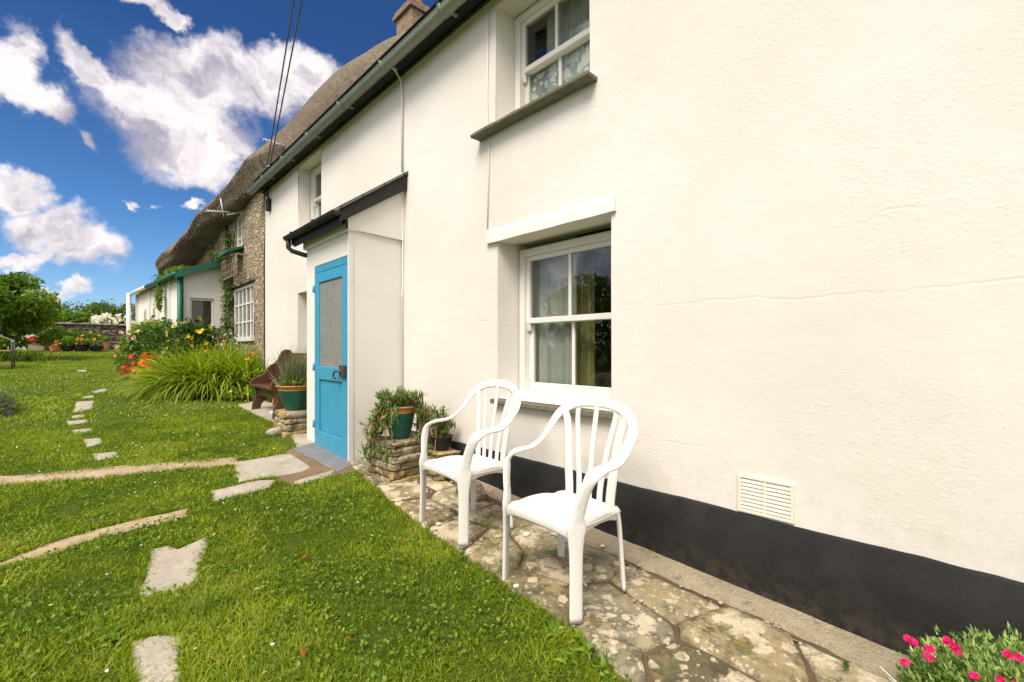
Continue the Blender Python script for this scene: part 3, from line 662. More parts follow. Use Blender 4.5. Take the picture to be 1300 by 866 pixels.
# ------------------------------------------------------------------ white cottage
def facade(mb, X, y0, y1, z0, z1, holes, th=.30, wav=.006, cell=.12):
    """front skin in plane X with openings, subdivided and gently uneven, plus reveals"""
    ycuts = sorted(set([y0, y1] + [a for h in holes for a in h[:2]])); zcuts = sorted(set([z0, z1] + [a for h in holes for a in h[2:4]]))
    def refine(c):
        o = []
        for a, b in zip(c[:-1], c[1:]):
            m = max(1, int((b - a) / cell)); o += [a + (b - a) * k / m for k in range(m)]
        return o + [c[-1]]
    Ys, Zs = refine(ycuts), refine(zcuts); idx = {}; vs = []; fs = []
    def vid(i, j):
        if (i, j) not in idx:
            y, z = Ys[i], Zs[j]; idx[(i, j)] = len(vs)
            vs.append((X + wav * 2 * mnoise.noise(Vector((y * .9, z * .9, X))) + wav * .5 * mnoise.noise(Vector((y * 3, z * 3, 7))), y, z))
        return idx[(i, j)]
    for i in range(len(Ys) - 1):
        for j in range(len(Zs) - 1):
            cy, cz = (Ys[i] + Ys[i + 1]) / 2, (Zs[j] + Zs[j + 1]) / 2
            if any(h[0] < cy < h[1] and h[2] < cz < h[3] for h in holes): continue
            fs.append((vid(i, j), vid(i + 1, j), vid(i + 1, j + 1), vid(i, j + 1)))
    mb.add(vs, fs, True)
    for (a, b, c, d) in [h[:4] for h in holes]:
        e = X - .0005; s = .02
        for P in ([(X, a, c), (X + th, a + s, c), (X + th, a + s, d), (X, a, d)], [(X, b, c), (X, b, d), (X + th, b - s, d), (X + th, b - s, c)],
                  [(X, a, d), (X + th, a + s, d), (X + th, b - s, d), (X, b, d)], [(X, a, c), (X, b, c), (X + th, b - s, c), (X + th, a + s, c)]):
            mb.add(P, [(0, 1, 2, 3)])
    # inner skin
    inn = [(X + th, y, z) for y in (y0, y1) for z in (z0, z1)]
WC = empty('white_cottage', (WX, 2, 0), 'long whitewashed cottage with black painted plinth filling the right of the picture', 'cottage')
YN, YF, ZT = -3.2, 8.5, 3.735
H_LOW = (1.58, 2.58, .74, 1.895); H_UP = (1.735, 2.60, 2.72, 3.62); H_FAR = (6.02, 6.86, 2.79, 3.66); H_DOOR = (5.55, 6.9, .0, 1.89)
mb = MB(); facade(mb, WX, YN, YF, -.35, ZT, [H_LOW, H_UP, H_FAR, H_DOOR])
mb.box(WX + .001, 7.6, YN - .3, YN, -.4, ZT); mb.box(WX + .001, 7.6, YF - .32, YF + .0, -.4, ZT); mb.box(7.3, 7.6, YN, YF, -.4, ZT)
mb.build('wall', M['plaster'], WC)
mb = MB(); x1 = 5.4
mb.box(WX + .32, x1, YN + .05, YF - .4, 2.25, 2.40); mb.box(x1, x1 + .05, YN, YF, -.3, 3.7); mb.box(WX + .32, x1, YN, YF - .4, -.3, 0.15)
for yy in (.2, 3.4, 5.3): mb.box(WX + .31, x1, yy, yy + .1, -.3, 3.7)
mb.box(WX + .32, x1, YN, YF - .4, 3.66, 3.7)
# inner lining of the front wall around the openings
for (a, b, c, d) in [(YN, 1.5, -.3, 2.25), (2.66, 5.5, -.3, 2.25), (1.5, 2.66, -.3, .70), (1.5, 2.66, 1.94, 2.25), (YN, 1.65, 2.4, 3.66), (2.68, 5.95, 2.4, 3.66), (1.65, 2.68, 2.4, 2.68)]:
    mb.box(WX + .302, WX + .318, a, b, c, d)
mb.build('inner_room', M['room'], WC)
# plinth
mb = MB(); ys_ = np.arange(YN, 3.94, .03); vs = []; fs = []
for y in ys_:
    zt = .342 + .007 * mnoise.noise(Vector((y * 2.3, 1, 0))) + .004 * mnoise.noise(Vector((y * 11, 1, 0)))
    w = .004 * mnoise.noise(Vector((y * 2, 9, 0)))
    vs += [(WX - .022 + w, y, -.3), (WX - .022 + w, y, .1), (WX - .02 + w, y, zt - .008), (WX - .012, y, zt), (WX + .02, y, zt + .004)]
for j in range(len(ys_) - 1):
    for k in range(4): fs.append((j * 5 + k, j * 5 + k + 1, j * 5 + k + 6, j * 5 + k + 5))
mb.add(vs, fs, True); mb.build('plinth', M['plinth'], WC)
# lintel and sills
def lumpy_bar(mb, x0, x1, y0, y1, z0, z1, amp=.004, n=14):
    vs = []; fs = []
    for i in range(n + 1):
        y = y0 + (y1 - y0) * i / n; e = [amp * mnoise.noise(Vector((y * 6, k * 3.1, x0))) for k in range(4)]
        vs += [(x0 + e[0], y, z0 + e[1]), (x0 + e[2], y, z1 + e[3] * 1.5), (x1, y, z1 + e[3]), (x1, y, z0 + e[1])]
    for i in range(n):
        for k in range(4): fs.append((i * 4 + k, i * 4 + (k + 1) % 4, (i + 1) * 4 + (k + 1) % 4, (i + 1) * 4 + k))
    fs += [(0, 1, 2, 3), (n * 4 + 3, n * 4 + 2, n * 4 + 1, n * 4)]; mb.add(vs, fs)
mb = MB(); nl = 16; vs = []; fs = []
for i in range(nl + 1):                      # drip lintel: flared underside, top merging in the wall
    y = 1.545 + (2.69 - 1.545) * i / nl; e = .004 * mnoise.noise(Vector((y * 5, 3, 3)))
    vs += [(WX + .15, y, 1.888), (WX - .026 + e, y, 1.885 + e), (WX - .022 + e, y, 1.95 + e * 2), (WX - .007, y, 1.985 + e * 2), (WX + .02, y, 2.0)]
for i in range(nl):
    for k in range(4): fs.append((i * 5 + k, i * 5 + k + 1, i * 5 + k + 6, i * 5 + k + 5))
fs += [(0, 1, 2, 3, 4), tuple(nl * 5 + k for k in (4, 3, 2, 1, 0))]; mb.add(vs, fs); mb.build('lintel', M['plaster_plain'], WC)
mb = MB(); lumpy_bar(mb, WX - .05, WX + .26, 1.55, 2.61, .700, .735); mb.build('window_sill', M['sill_slate'], WC, bevel=.006)
mb = MB(); lumpy_bar(mb, WX - .095, WX + .26, 1.68, 2.79, 2.690, 2.716); mb.build('window_sill', M['sill_slate'], WC, bevel=.006)
# black eaves: soffit board, fascia, slate edge
mb = MB(); mb.box(WX - .13, WX + .02, YN, YF + .02, ZT - .005, ZT + .03); mb.box(WX - .148, WX - .13, YN, YF + .03, ZT - .02, ZT + .09)
mb.box(WX - .022, WX + .0, YN, YF + .01, ZT - .03, ZT - .006)
mb.build('eaves_board', M['black_paint'], WC, bevel=.004)
mb = MB(); mb.quad((WX - .20, YN - .2, ZT + .09), (WX - .20, YF + .04, ZT + .09), (5.0, YF + .04, ZT + 2.3), (5.0, YN - .2, ZT + 2.3))
mb.quad((5.0, YN - .2, ZT + 2.3), (5.0, YF + .04, ZT + 2.3), (7.8, YF + .04, ZT + .1), (7.8, YN - .2, ZT + .1))
mb.prism([(WX, ZT), (5.0, ZT + 2.27), (7.6, ZT)], 'y', YF - .3, YF); mb.prism([(WX, ZT), (5.0, ZT + 2.27), (7.6, ZT)], 'y', YN - .3, YN)
mb.build('roof', M['slates'], WC)
# half-round gutter
def gutter(name, y0, y1, gx, gz, r, mt, parent, taper=None, step=1.0, seam=1.9):
    mb = MB(); n = 9; vs = []; fs = []
    for (rr, yy) in ((r, y0), (r, y1)):
        for k in range(n): q = math.pi * k / (n - 1); vs.append((gx + rr * math.cos(q), yy, gz - rr * math.sin(q)))
    for k in range(n - 1): fs.append((k, k + 1, n + k + 1, n + k))
    mb.add(vs, fs, True)
    for yy in (y0, y1): mb.add([(gx + r * math.cos(math.pi * k / (n - 1)), yy, gz - r * math.sin(math.pi * k / (n - 1))) for k in range(n)], [tuple(range(n))])
    for s_ in (-1, 1): mb.tube([(gx + s_ * r, y0, gz), (gx + s_ * r, y1, gz)], r * .10, 6)
    o = mb.build(name, mt, parent, solidify=.004)
    yy = y0 + .45
    while yy < y1:
        b = MB(); vs = []; fs = []
        for (y_, rr) in ((yy, r * 1.10), (yy + r * .8, r * 1.10)):
            for k in range(n): q = math.pi * k / (n - 1); vs.append((gx + rr * math.cos(q), y_, gz - rr * math.sin(q) + .004))
        for k in range(n - 1): fs.append((k, k + 1, n + k + 1, n + k))
        b.add(vs, fs, True); b.box(gx - r * 1.2, gx + r * 2.2, yy + r * .15, yy + r * .6, gz - .0, gz + .012)
        b.build('bracket', mt, o, solidify=.008); yy += seam if seam else 99
    return o
gutter('gutter', YN, YF + .12, WX - .20, ZT - .030, .052, M['gutter'], WC, seam=.95)
# sash windows (frame > sashes and panes), facing -X
def sash_window(parent, X, y0, y1, z0, z1, zm, name='window', sill=True, cols=2, fr=.055, split_upper=1, horns=True):
    f = MB(); f.box(X - .005, X + .09, y0, y0 + fr, z0, z1); f.box(X - .005, X + .09, y1 - fr, y1, z0, z1)
    f.box(X - .005, X + .09, y0 + fr, y1 - fr, z1 - fr, z1); f.box(X - .045, X + .09, y0 + .002, y1 - .002, z0, z0 + fr * .9)
    w = f.build(name, M['white_wood'], parent, bevel=.004)
    def sash(nm, xa, za, zb, bot, top):
        s = MB(); st = .04; a, b = y0 + fr, y1 - fr
        s.box(xa, xa + .035, a, a + st, za, zb); s.box(xa, xa + .035, b - st, b, za, zb)
        s.box(xa - .002, xa + .033, a + st, b - st, za, za + bot); s.box(xa - .002, xa + .033, a + st, b - st, zb - top, zb)
        for k in range(1, cols):
            c = a + (b - a) * k / cols; s.box(xa + .004, xa + .031, c - .012, c + .012, za + bot, zb - top)
        if nm == 'upper_sash' and horns:
            for yy in (a, b - st): s.prism([(xa, za), (xa + .03, za), (xa + .03, za - .06), (xa + .012, za - .055)], 'y', yy + .002, yy + st - .002)
        s.build(nm, M['white_wood'], w, bevel=.004)
        g_ = MB(); g_.box(xa + .014, xa + .018, a + st - .005, b - st + .005, za + bot - .005, zb - top + .005); g_.build('glass', M['glass'], w)
    zb0 = z0 + fr * .9
    sash('upper_sash', X + .012, zm - .02, z1 - fr, .04, .035); sash('lower_sash', X + .05, zb0, zm + .015, .065, .035)
    return w
RX = WX + .20
lw = sash_window(WC, RX, 1.60, 2.555, .735, 1.845, 1.31)
mb = MB(); mb.box(RX - .06, RX + .05, 1.60, 2.56, .738, .785); mb.build('sill_board', M['white_wood'], lw, bevel=.008)
mb = MB(); mb.tube([(RX + .03, 1.80, 1.30), (RX + .01, 1.81, 1.275), (RX + .0, 1.83, 1.265), (RX + .01, 1.85, 1.275), (RX + .03, 1.86, 1.30)], .004); mb.build('sash_ring', M['iron'], lw)
uw = sash_window(WC, RX - .02, 1.78, 2.585, 2.718, 3.61, 3.185)
sash_window(WC, WX + .16, 6.06, 6.82, 2.80, 3.64, 3.2)
# closed inner door in the doorway behind the porch
mb = MB(); mb.box(WX + .25, WX + .29, 5.6, 6.86, .1, 1.88); mb.build('door', M['white_wood'], WC, bevel=.004)
# wall vent
vt = MB(); vy0, vy1, vz0, vz1 = .640, .872, .352, .520
for (a, b, c, d) in [(vy0, vy1, vz1 - .012, vz1), (vy0, vy1, vz0, vz0 + .014), (vy0, vy0 + .014, vz0 + .014, vz1 - .012), (vy1 - .014, vy1, vz0 + .014, vz1 - .012), ((vy0 + vy1) / 2 - .004, (vy0 + vy1) / 2 + .004, vz0 + .014, vz1 - .012)]:
    vt.box(WX - .014, WX + .01, a, b, c, d)
ve = vt.build('air_vent', M['vent'], WC, bevel=.002)
vt = MB()
for k in range(8):
    z = vz0 + .018 + k * .0172; vt.prism([(WX - .013, z), (WX - .011, z + .006), (WX - .0045, z + .0155), (WX - .0045, z + .006)], 'y', vy0 + .0145, vy1 - .0145)
vt.build('louvre', M['vent'], ve)
vt = MB(); vt.box(WX - .004, WX - .002, vy0 + .01, vy1 - .01, vz0 + .01, vz1 - .01); vt.build('vent_back', M['sill_slate'], ve)
# overlapping render seam and surface cables
mb = MB(); mb.tube([(WX - .20, 3.90, ZT - .02), (WX - .10, 3.93, ZT - .03), (WX - .028, 3.95, ZT - .09), (WX - .012, 3.95, ZT - .2), (WX - .012, 3.95, 2.78)], .009, 8)
mb.build('surface_cable', M['cable_white'], WC); mb = MB()
mb.tube([(WX - .010, 2.67, ZT - .08), (WX - .008, 2.69, 3.0), (WX - .008, 2.67, 2.5), (WX - .008, 2.69, 2.0)], .004, 6)
mb.build('surface_cable', M['cable_white'], WC)
# ------------------------------------------------------------------ porch
PX_, PY0, PY1 = 1.72, 3.95, 5.02; PZ = .09
PO = empty('porch', (PX_, PY0, PZ), 'small white lean-to porch with a sloping black edged roof and a blue door', 'porch')
DY0, DY1, DZ1 = 3.995, 4.765, 1.90
mb = MB(); facade(mb, PX_, PY0, PY1, PZ - .25, 2.16, [(DY0 - .03, DY1 + .03, PZ - .25, DZ1 + .03)], th=.10, wav=.004)
# near side wall (faces the viewer) with the slightly proud gable panel
mb.add([(PX_, PY0, PZ - .25), (WX, PY0, PZ - .25), (WX, PY0, 2.16), (PX_, PY0, 2.16)], [(0, 1, 2, 3)])
mb.add([(PX_, PY1, PZ - .25), (WX, PY1, PZ - .25), (WX, PY1, 2.16), (PX_, PY1, 2.16)], [(0, 1, 2, 3)])
mb.add([(PX_ + .08, PY0 + .03, PZ), (WX, PY0 + .03, PZ), (WX, PY0 + .03, 2.16), (PX_ + .08, PY0 + .03, 2.16)], [(0, 1, 2, 3)])
mb.build('wall', M['plaster_plain'], PO)
mb = MB(); mb.prism([(PX_ - .03, 2.145), (WX, 2.125), (WX, 2.66), (PX_ - .03, 2.24)], 'y', PY0 - .025, PY0 + .02)
mb.prism([(PX_ - .03, 2.145), (WX, 2.145), (WX, 2.66), (PX_ - .03, 2.24)], 'y', PY1, PY1 + .02)
mb.box(PX_ - .03, PX_ + .04, PY0 - .02, PY1 + .02, 2.13, 2.20)
mb.build('gable_panel', M['plaster_plain'], PO)
mb = MB(); mb.box(PX_ - .018, PX_ + .03, PY0 - .006, DY0 - .028, PZ - .1, 2.13); mb.build('corner_board', M['white_wood'], PO, bevel=.004)
# roof slab, barge boards
sl_ = (2.72 - 2.27) / (WX - 1.60)
mb = MB(); mb.prism([(1.585, 2.275), (WX, 2.275 + (WX - 1.585) * sl_ + .01), (WX, 2.31 + (WX - 1.585) * sl_), (1.585, 2.305)], 'y', PY0 - .09, PY1 + .13)
mb.build('roof', M['slates'], PO)
mb = MB(); mb.prism([(1.60, 2.175), (WX, 2.60), (WX, 2.275 + (WX - 1.6) * sl_ + .016), (1.60, 2.28)], 'y', PY0 - .075, PY0 - .045)
mb.build('barge_board', M['black_paint'], PO, bevel=.004)
mb = MB(); mb.prism([(1.60, 2.175), (WX, 2.60), (WX, 2.275 + (WX - 1.6) * sl_ + .016), (1.60, 2.28)], 'y', PY1 + .085, PY1 + .115)
mb.build('barge_board', M['black_paint'], PO, bevel=.004)
mb = MB(); mb.box(1.612, 1.632, PY0 - .044, PY1 + .084, 2.165, 2.27); mb.build('fascia', M['black_paint'], PO)
g_ = gutter('gutter', PY0 - .08, PY1 + .16, 1.57, 2.262, .036, M['black_paint'], PO, seam=.6)
mb = MB(); mb.tube([(1.57, PY1 + .10, 2.235), (1.57, PY1 + .10, 2.15), (1.60, PY1 + .09, 2.12), (1.69, PY1 + .03, 2.085), (1.72, PY1 + .0, 2.075)], .024, 10); mb.build('downpipe', M['black_paint'], PO)
# door
dr = MB()
dxa, dxb = PX_ - .012, PX_ + .035; st = .105
dr.box(dxa, dxb, DY0, DY0 + st, PZ + .02, DZ1 - .05); dr.box(dxa, dxb, DY1 - st, DY1, PZ + .02, DZ1 - .05)
dr.box(dxa, dxb, DY0 + st, DY1 - st, DZ1 - .15, DZ1 - .05); dr.box(dxa, dxb, DY0 + st, DY1 - st, PZ + .02, PZ + .20); dr.box(dxa, dxb, DY0 + st, DY1 - st, .80, .93)
dr.box(dxa + .02, dxb - .005, DY0 + st, DY1 - st, PZ + .20, .80)
door = dr.build('door', M['blue_door'], PO, bevel=.007)
mb = MB(); mb.box(dxa + .014, dxa + .022, DY0 + st - .004, DY1 - st + .004, .925, DZ1 - .146); mb.build('obscured_pane', M['frosted'], door)
mb = MB(); mb.box(PX_ - .004, PX_ + .045, DY0 - .026, DY0 - .003, PZ - .02, DZ1 + .02); mb.box(PX_ - .004, PX_ + .045, DY1 + .003, DY1 + .026, PZ - .02, DZ1 + .02); mb.box(PX_ - .004, PX_ + .045, DY0 - .003, DY1 + .003, DZ1 - .045, DZ1 + .022)
mb.build('door_frame', M['blue_door'], PO, bevel=.004)
mb = MB(); mb.box(dxa - .03, dxa - .001, DY0 + .0, DY0 + .10, .85, .955)
hd = mb.build('lock', M['iron'], door, bevel=.005)
mb = MB(); mb.tube([(dxa - .03, DY0 + .10, .90), (dxa - .05, DY0 + .13, .90), (dxa - .05, DY0 + .17, .88), (dxa - .045, DY0 + .18, .84), (dxa - .04, DY0 + .15, .835)], .009); mb.lathe([(0, 0), (.022, 0), (.024, .012), (.0, .03)], (dxa - .03, DY0 + .07, .89), 14)
mb.build('handle', M['iron'], door)
for z in (.35, .92, 1.70):
    mb = MB(); mb.tube([(dxa - .008, DY1 + .008, z - .035), (dxa - .008, DY1 + .008, z + .035)], .010, 8); mb.box(dxa - .006, dxa + .002, DY1 - .03, DY1 + .03, z - .03, z + .03); mb.build('hinge', M['blue_door'], door)
# white cable down the porch corner
tb = MB(); tb.tube([(WX - .02, 3.925, 2.55), (WX - .015, 3.928, 1.65), (WX - .035, 3.92, 1.62), (WX - .02, 3.928, 1.58), (WX - .02, 3.93, .3)], .006); tb.build('cable', M['cable_white'], PO)
# ------------------------------------------------------------------ thatched stone cottage beyond
SC = empty('thatched_cottage', (WX, 8.5, .3), 'rubble stone cottage under a thick bulging thatched roof, beyond the white cottage', 'cottage')
H_BAY = (9.15, 10.65, 1.25, 2.3); H_LAT = (9.85, 10.45, 3.0, 3.72); H_SM = (12.2, 12.9, 3.0, 3.6)
mb = MB(); facade(mb, WX - .015, 8.5, 16.2, 0, 3.95, [H_BAY, H_LAT, H_SM], .3, .02, .2)
mb.box(WX, 7.8, 8.52, 8.75, 0, 4.2); mb.box(WX, 7.8, 16.0, 16.3, 0, 4.2)
mb.build('wall', M['rubble'], SC)
mb = MB(); mb.box(WX + .3, 4.6, 8.8, 15.9, 2.5, 2.6); mb.box(4.6, 4.7, 8.8, 15.9, 0, 4); mb.build('inner_room', M['room'], SC)
# thatch: loft of bulging sections
def interp(x, xs_, ys__): return float(np.interp(x, xs_, ys__))
vs = []; fs = []; NY = 90; prof_n = None; rows = []
for i in range(NY + 1):
    y = 8.15 + (18.2 - 8.15) * i / NY
    lx = interp(y, [8.15, 9, 10.4, 12.6, 14.5, 16.2, 18.2], [2.02, 1.98, 1.82, 1.68, 1.58, 1.52, 1.70])
    lz = interp(y, [8.15, 8.6, 9.4, 10.4, 11.5, 12.6, 14, 15.4, 16.4, 17.4, 18.2], [4.08, 4.17, 4.02, 3.89, 3.84, 3.70, 3.58, 3.66, 3.46, 3.62, 3.8])
    uz = interp(y, [8.15, 9.5, 12, 14, 16, 17.5, 18.2], [3.86, 3.72, 3.66, 3.5, 3.32, 3.15, 3.3])
    rz = interp(y, [8.15, 8.5, 12, 16, 18.2], [7.45, 7.66, 7.75, 7.7, 7.3])
    end = min(1, (y - 8.15) / .35, (18.2 - y) / .7); e = math.sqrt(max(0, 1 - (1 - end) ** 2))
    P = [(2.75, uz + .35), (2.32, uz + .02), (lx + .12, uz), (lx + .05, (uz + lz) / 2), (lx - .01, lz - .02), (lx + .02, lz + .06), (lx + .36, lz + .46)]
    for k in range(1, 9): f = k / 8; P.append((lx + .36 + (5 - lx - .36) * f, lz + .46 + (rz - lz - .46) * f + (.10 + .26 * max(0, 1 - (y - 8.15) / 3)) * math.sin(math.pi * f)))
    P += [(5.6, rz - .35), (7.2, rz - 2.0), (8.3, 4.3), (8.2, 3.9), (7.6, 3.9)]
    c = (4.2, (uz + rz) / 2)
    row = []
    for (x, z) in P:
        k = .80 + .20 * e if i in (0, NY) or end < 1 else 1
        x, z = c[0] + (x - c[0]) * k, c[1] + (z - c[1]) * k
        w = mnoise.noise(Vector((x * .8, y * .8, z * .8))) * .075 + mnoise.noise(Vector((x * 3, y * 3, z * 3))) * .012
        row.append((x - w * .7, y, z + w))
    rows.append(row)
# smooth profile resample
def cr(P, m=3):
    out = []
    for i in range(len(P) - 1):
        p0, p1, p2, p3 = [np.array(P[max(0, min(len(P) - 1, i + d))]) for d in (-1, 0, 1, 2)]
        for k in range(m):
            t = k / m; out.append(tuple(.5 * ((2 * p1) + (-p0 + p2) * t + (2 * p0 - 5 * p1 + 4 * p2 - p3) * t * t + (-p0 + 3 * p1 - 3 * p2 + p3) * t ** 3)))
    return out + [P[-1]]
rows = [cr(r_) for r_ in rows]; m = len(rows[0])
for r_ in rows: vs += r_
for i in range(NY):
    for k in range(m - 1): fs.append((i * m + k, i * m + k + 1, (i + 1) * m + k + 1, (i + 1) * m + k))
fs.append(tuple(range(m))); fs.append(tuple(range(NY * m, NY * m + m))[::-1])
mb = MB(); mb.add(vs, fs, True); roof = mb.build('thatched_roof', M['thatch'], SC)
# reed ends bristling out of the eaves and verge
n = 2600; t = rng.random(n); ri = (t * NY).astype(int); kk = rng.integers(5, 13, n)
base = np.array([rows[a][b] for a, b in zip(ri, kk)]); nrm = np.array([-.5, -.15, -.55]) + rng.normal(size=(n, 3)) * .35
strands('reed_ends', m_leaf('reed_straw', [(0, (.11, .08, .05)), (1, (.33, .27, .19))], .9, 0), base, nrm, .03 + .035 * rng.random(n), np.full(n, .010), np.full(n, .2), rng.random(n), roof, seg=2)
# chimney
mb = MB(); cy, cx = 8.75, 5.28
mb.box(cx - .31, cx + .31, cy - .31, cy + .31, 6.6, 8.16); mb.box(cx - .37, cx + .37, cy - .37, cy + .37, 8.16, 8.25); mb.box(cx - .34, cx + .34, cy - .34, cy + .34, 8.25, 8.33)
ch = mb.build('chimney', M['brick'], SC, bevel=.012)
mb = MB(); mb.lathe([(.16, 0), (.15, .1), (.13, .35), (.15, .38), (.15, .42), (.11, .42), (.10, .1)], (cx - .02, cy, 8.31)); mb.build('chimney_pot', M['terracotta'], ch)
mb = MB(); mb.box(cx - .42, cx + .42, cy - .42, cy + .42, 7.46, 7.51); mb.build('lead_flashing', M['flag'], ch, bevel=.02)
# small-paned window, slightly bowed
def grid_window(parent, X, y0, y1, z0, z1, cols, rows_, name='window', depth=.08, mt='white_wood'):
    f = MB(); fr = .05
    f.box(X, X + depth, y0, y0 + fr, z0, z1); f.box(X, X + depth, y1 - fr, y1, z0, z1); f.box(X, X + depth, y0 + fr, y1 - fr, z1 - fr, z1); f.box(X - .05, X + depth, y0 - .02, y1 + .02, z0 - .03, z0 + fr)
    for k in range(1, cols): c = y0 + (y1 - y0) * k / cols; f.box(X + .01, X + depth - .02, c - .016, c + .016, z0 + fr, z1 - fr)
    for k in range(1, rows_): c = z0 + (z1 - z0) * k / rows_; f.box(X + .012, X + depth - .022, y0 + fr, y1 - fr, c - .014, c + .014)
    w = f.build(name, M[mt], parent, bevel=.004)
    g2 = MB(); g2.box(X + .03, X + .034, y0 + fr, y1 - fr, z0 + fr, z1 - fr); g2.build('glass', M['glass'], w); return w
grid_window(SC, WX - .01, 9.17, 10.63, 1.27, 2.28, 5, 3)
mb = MB(); lumpy_bar(mb, WX - .07, WX + .1, 9.0, 10.8, 2.30, 2.35, .01); mb.build('lintel', M['drystone'], SC)
grid_window(SC, WX + .0, 9.87, 10.43, 3.02, 3.70, 2, 3)
grid_window(SC, WX + .06, 12.22, 12.88, 3.02, 3.58, 2, 3)
mb = MB(); mb.tube([(WX - .05, 11.1, 3.7), (WX - .05, 11.1, 2.95)], .03); mb.build('drain_pipe', M['iron'], SC)
# green hood board above the trellis
mb = MB(); mb.prism([(WX - .32, 2.86), (WX, 2.99), (WX, 3.04), (WX - .32, 2.91)], 'y', 9.7, 10.45); mb.build('hood', M['green_paint'], SC, bevel=.004)
# trellis basket
tr = MB(); 
for k in range(7): z = 2.40 + k * .0; tr.box(WX - .20, WX - .185, 9.55 + k * .2, 9.575 + k * .2, 2.45, 2.84)
for z in (2.46, 2.58, 2.70, 2.82): tr.box(WX - .185, WX - .172, 9.5, 10.85, z, z + .022)
for yy in (9.5, 10.85): tr.box(WX - .185, WX - .01, yy, yy + .02, 2.46, 2.49); tr.box(WX - .185, WX - .01, yy, yy + .02, 2.80, 2.83)
tag(tr.build('wall_trellis', M['grey_wood']), 'weathered brown wooden trellis fixed high on the rubble stone wall', 'trellis')
# ------------------------------------------------------------------ far white end of the terrace
FC = empty('far_white_cottage', (WX, 16.3, .6), 'far white rendered end of the terrace beyond the thatched cottage, with a small upright gable', 'cottage')
mb = MB(); mb.box(WX - .02, 7.6, 16.32, 22, .3, 3.45); mb.prism([(WX - .35, 2.6), (WX - .02, 2.6), (WX - .02, 3.95), (WX - .2, 3.95)], 'y', 16.6, 16.9); mb.build('wall', M['plaster_plain'], FC)
mb = MB(); mb.prism([(WX - .2, 3.4), (4.9, 5.1), (7.8, 3.4)], 'y', 18.3, 22.1); mb.build('roof', M['slates'], FC)
mb = MB(); mb.box(WX - .38, WX + .02, 16.56, 16.94, 3.95, 4.02); mb.build('coping', M['plaster_plain'], FC, bevel=.01)
# ------------------------------------------------------------------ green roofed extension
EX = empty('green_roofed_extension', (1.44, 11.1, .4), 'low white extension with green roof edge and green downpipe in front of the stone cottage', 'extension')
E0, E1 = (1.44, 11.1), (1.06, 15.8); EZ = 2.55
def ep(f, out=0.0, z=0): 
    x = E0[0] + (E1[0] - E0[0]) * f - out; y = E0[1] + (E1[1] - E0[1]) * f; return (x, y, z)
mb = MB()
mb.add([(E0[0], E0[1], .2), (WX, 11.1, .2), (WX, 11.1, 1.36), (E0[0], 11.1, 1.36)], [(0, 1, 2, 3)])
mb.add([(E0[0], 11.1, 1.36), (1.56, 11.1, 1.36), (1.56, 11.1, 2.12), (E0[0], 11.1, 2.12)], [(0, 1, 2, 3)])
mb.add([(1.97, 11.1, 1.36), (WX, 11.1, 1.36), (WX, 11.1, 2.12), (1.97, 11.1, 2.12)], [(0, 1, 2, 3)])
mb.add([(E0[0], 11.1, 2.12), (WX, 11.1, 2.12), (WX, 11.1, 2.88), (E0[0], 11.1, EZ)], [(0, 1, 2, 3)])
for (a, b) in (((1.56, 1.36), (1.97, 1.36)), ((1.97, 1.36), (1.97, 2.12)), ((1.97, 2.12), (1.56, 2.12)), ((1.56, 2.12), (1.56, 1.36))):
    mb.add([(a[0], 11.1, a[1]), (b[0], 11.1, b[1]), (b[0], 11.24, b[1]), (a[0], 11.24, a[1])], [(0, 1, 2, 3)])
mb.add([ep(0, 0, .2), ep(1, 0, .2), ep(1, 0, EZ), ep(0, 0, EZ)], [(0, 1, 2, 3)])
mb.add([ep(1, 0, .2), (WX, 15.8, .2), (WX, 15.8, 2.9), ep(1, 0, EZ)], [(0, 1, 2, 3)])
for f in (.0, .2, .42, .62, .97): 
    a, b = ep(f, .045, .2), ep(f + .03, .045, .2); mb.box(a[0], a[0] + .06, a[1], b[1], .2, EZ - .02)
mb.build('wall', M['plaster_plain'], EX)
mb = MB(); mb.add([ep(-.03, .12, EZ - .0), ep(1.02, .12, EZ), (WX, 15.95, 2.98), (WX, 10.95, 2.98)], [(0, 1, 2, 3)]); mb.build('roof', M['slates'], EX, solidify=.03)
mb = MB(); mb.prism([(1.30, EZ - .09), (WX, 2.86), (WX, 3.0), (1.30, EZ + .05)], 'y', 10.93, 10.965); mb.build('barge_board', M['green_paint'], EX)
mb = MB(); a, b = ep(-.03, .14, EZ - .01), ep(.55, .14, EZ - .01); mb.tube([a, b], .05, 10); mb.build('gutter', M['green_paint'], EX)
mb = MB(); a, b = ep(.55, .14, EZ - .01), ep(1.02, .14, EZ - .01); mb.tube([a, b], .05, 10); mb.build('gutter', M['white_wood'], EX)
mb = MB(); mb.tube([(1.39, 11.04, 2.5), (1.39, 11.04, .35)], .045, 10); mb.build('downpipe', M['green_paint'], EX)
mb = MB(); mb.box(1.565, 1.965, 11.14, 11.18, 1.365, 1.405); mb.box(1.565, 1.965, 11.14, 11.18, 2.075, 2.115); mb.box(1.565, 1.60, 11.14, 11.18, 1.405, 2.075); mb.box(1.93, 1.965, 11.14, 11.18, 1.405, 2.075)
w_ = mb.build('window', M['white_wood'], EX, bevel=.004); mb = MB(); mb.box(1.60, 1.93, 11.155, 11.16, 1.405, 2.075); mb.build('glass', M['glass'], w_)
mb = MB(); mb.box(1.52, 2.02, 11.03, 11.12, 1.30, 1.35); mb.build('window_sill', M['white_wood'], EX, bevel=.006)
mb = MB(); mb.box(1.5, WX, 11.9, 12.0, .3, 2.5); mb.build('inner_room', M['room'], EX)
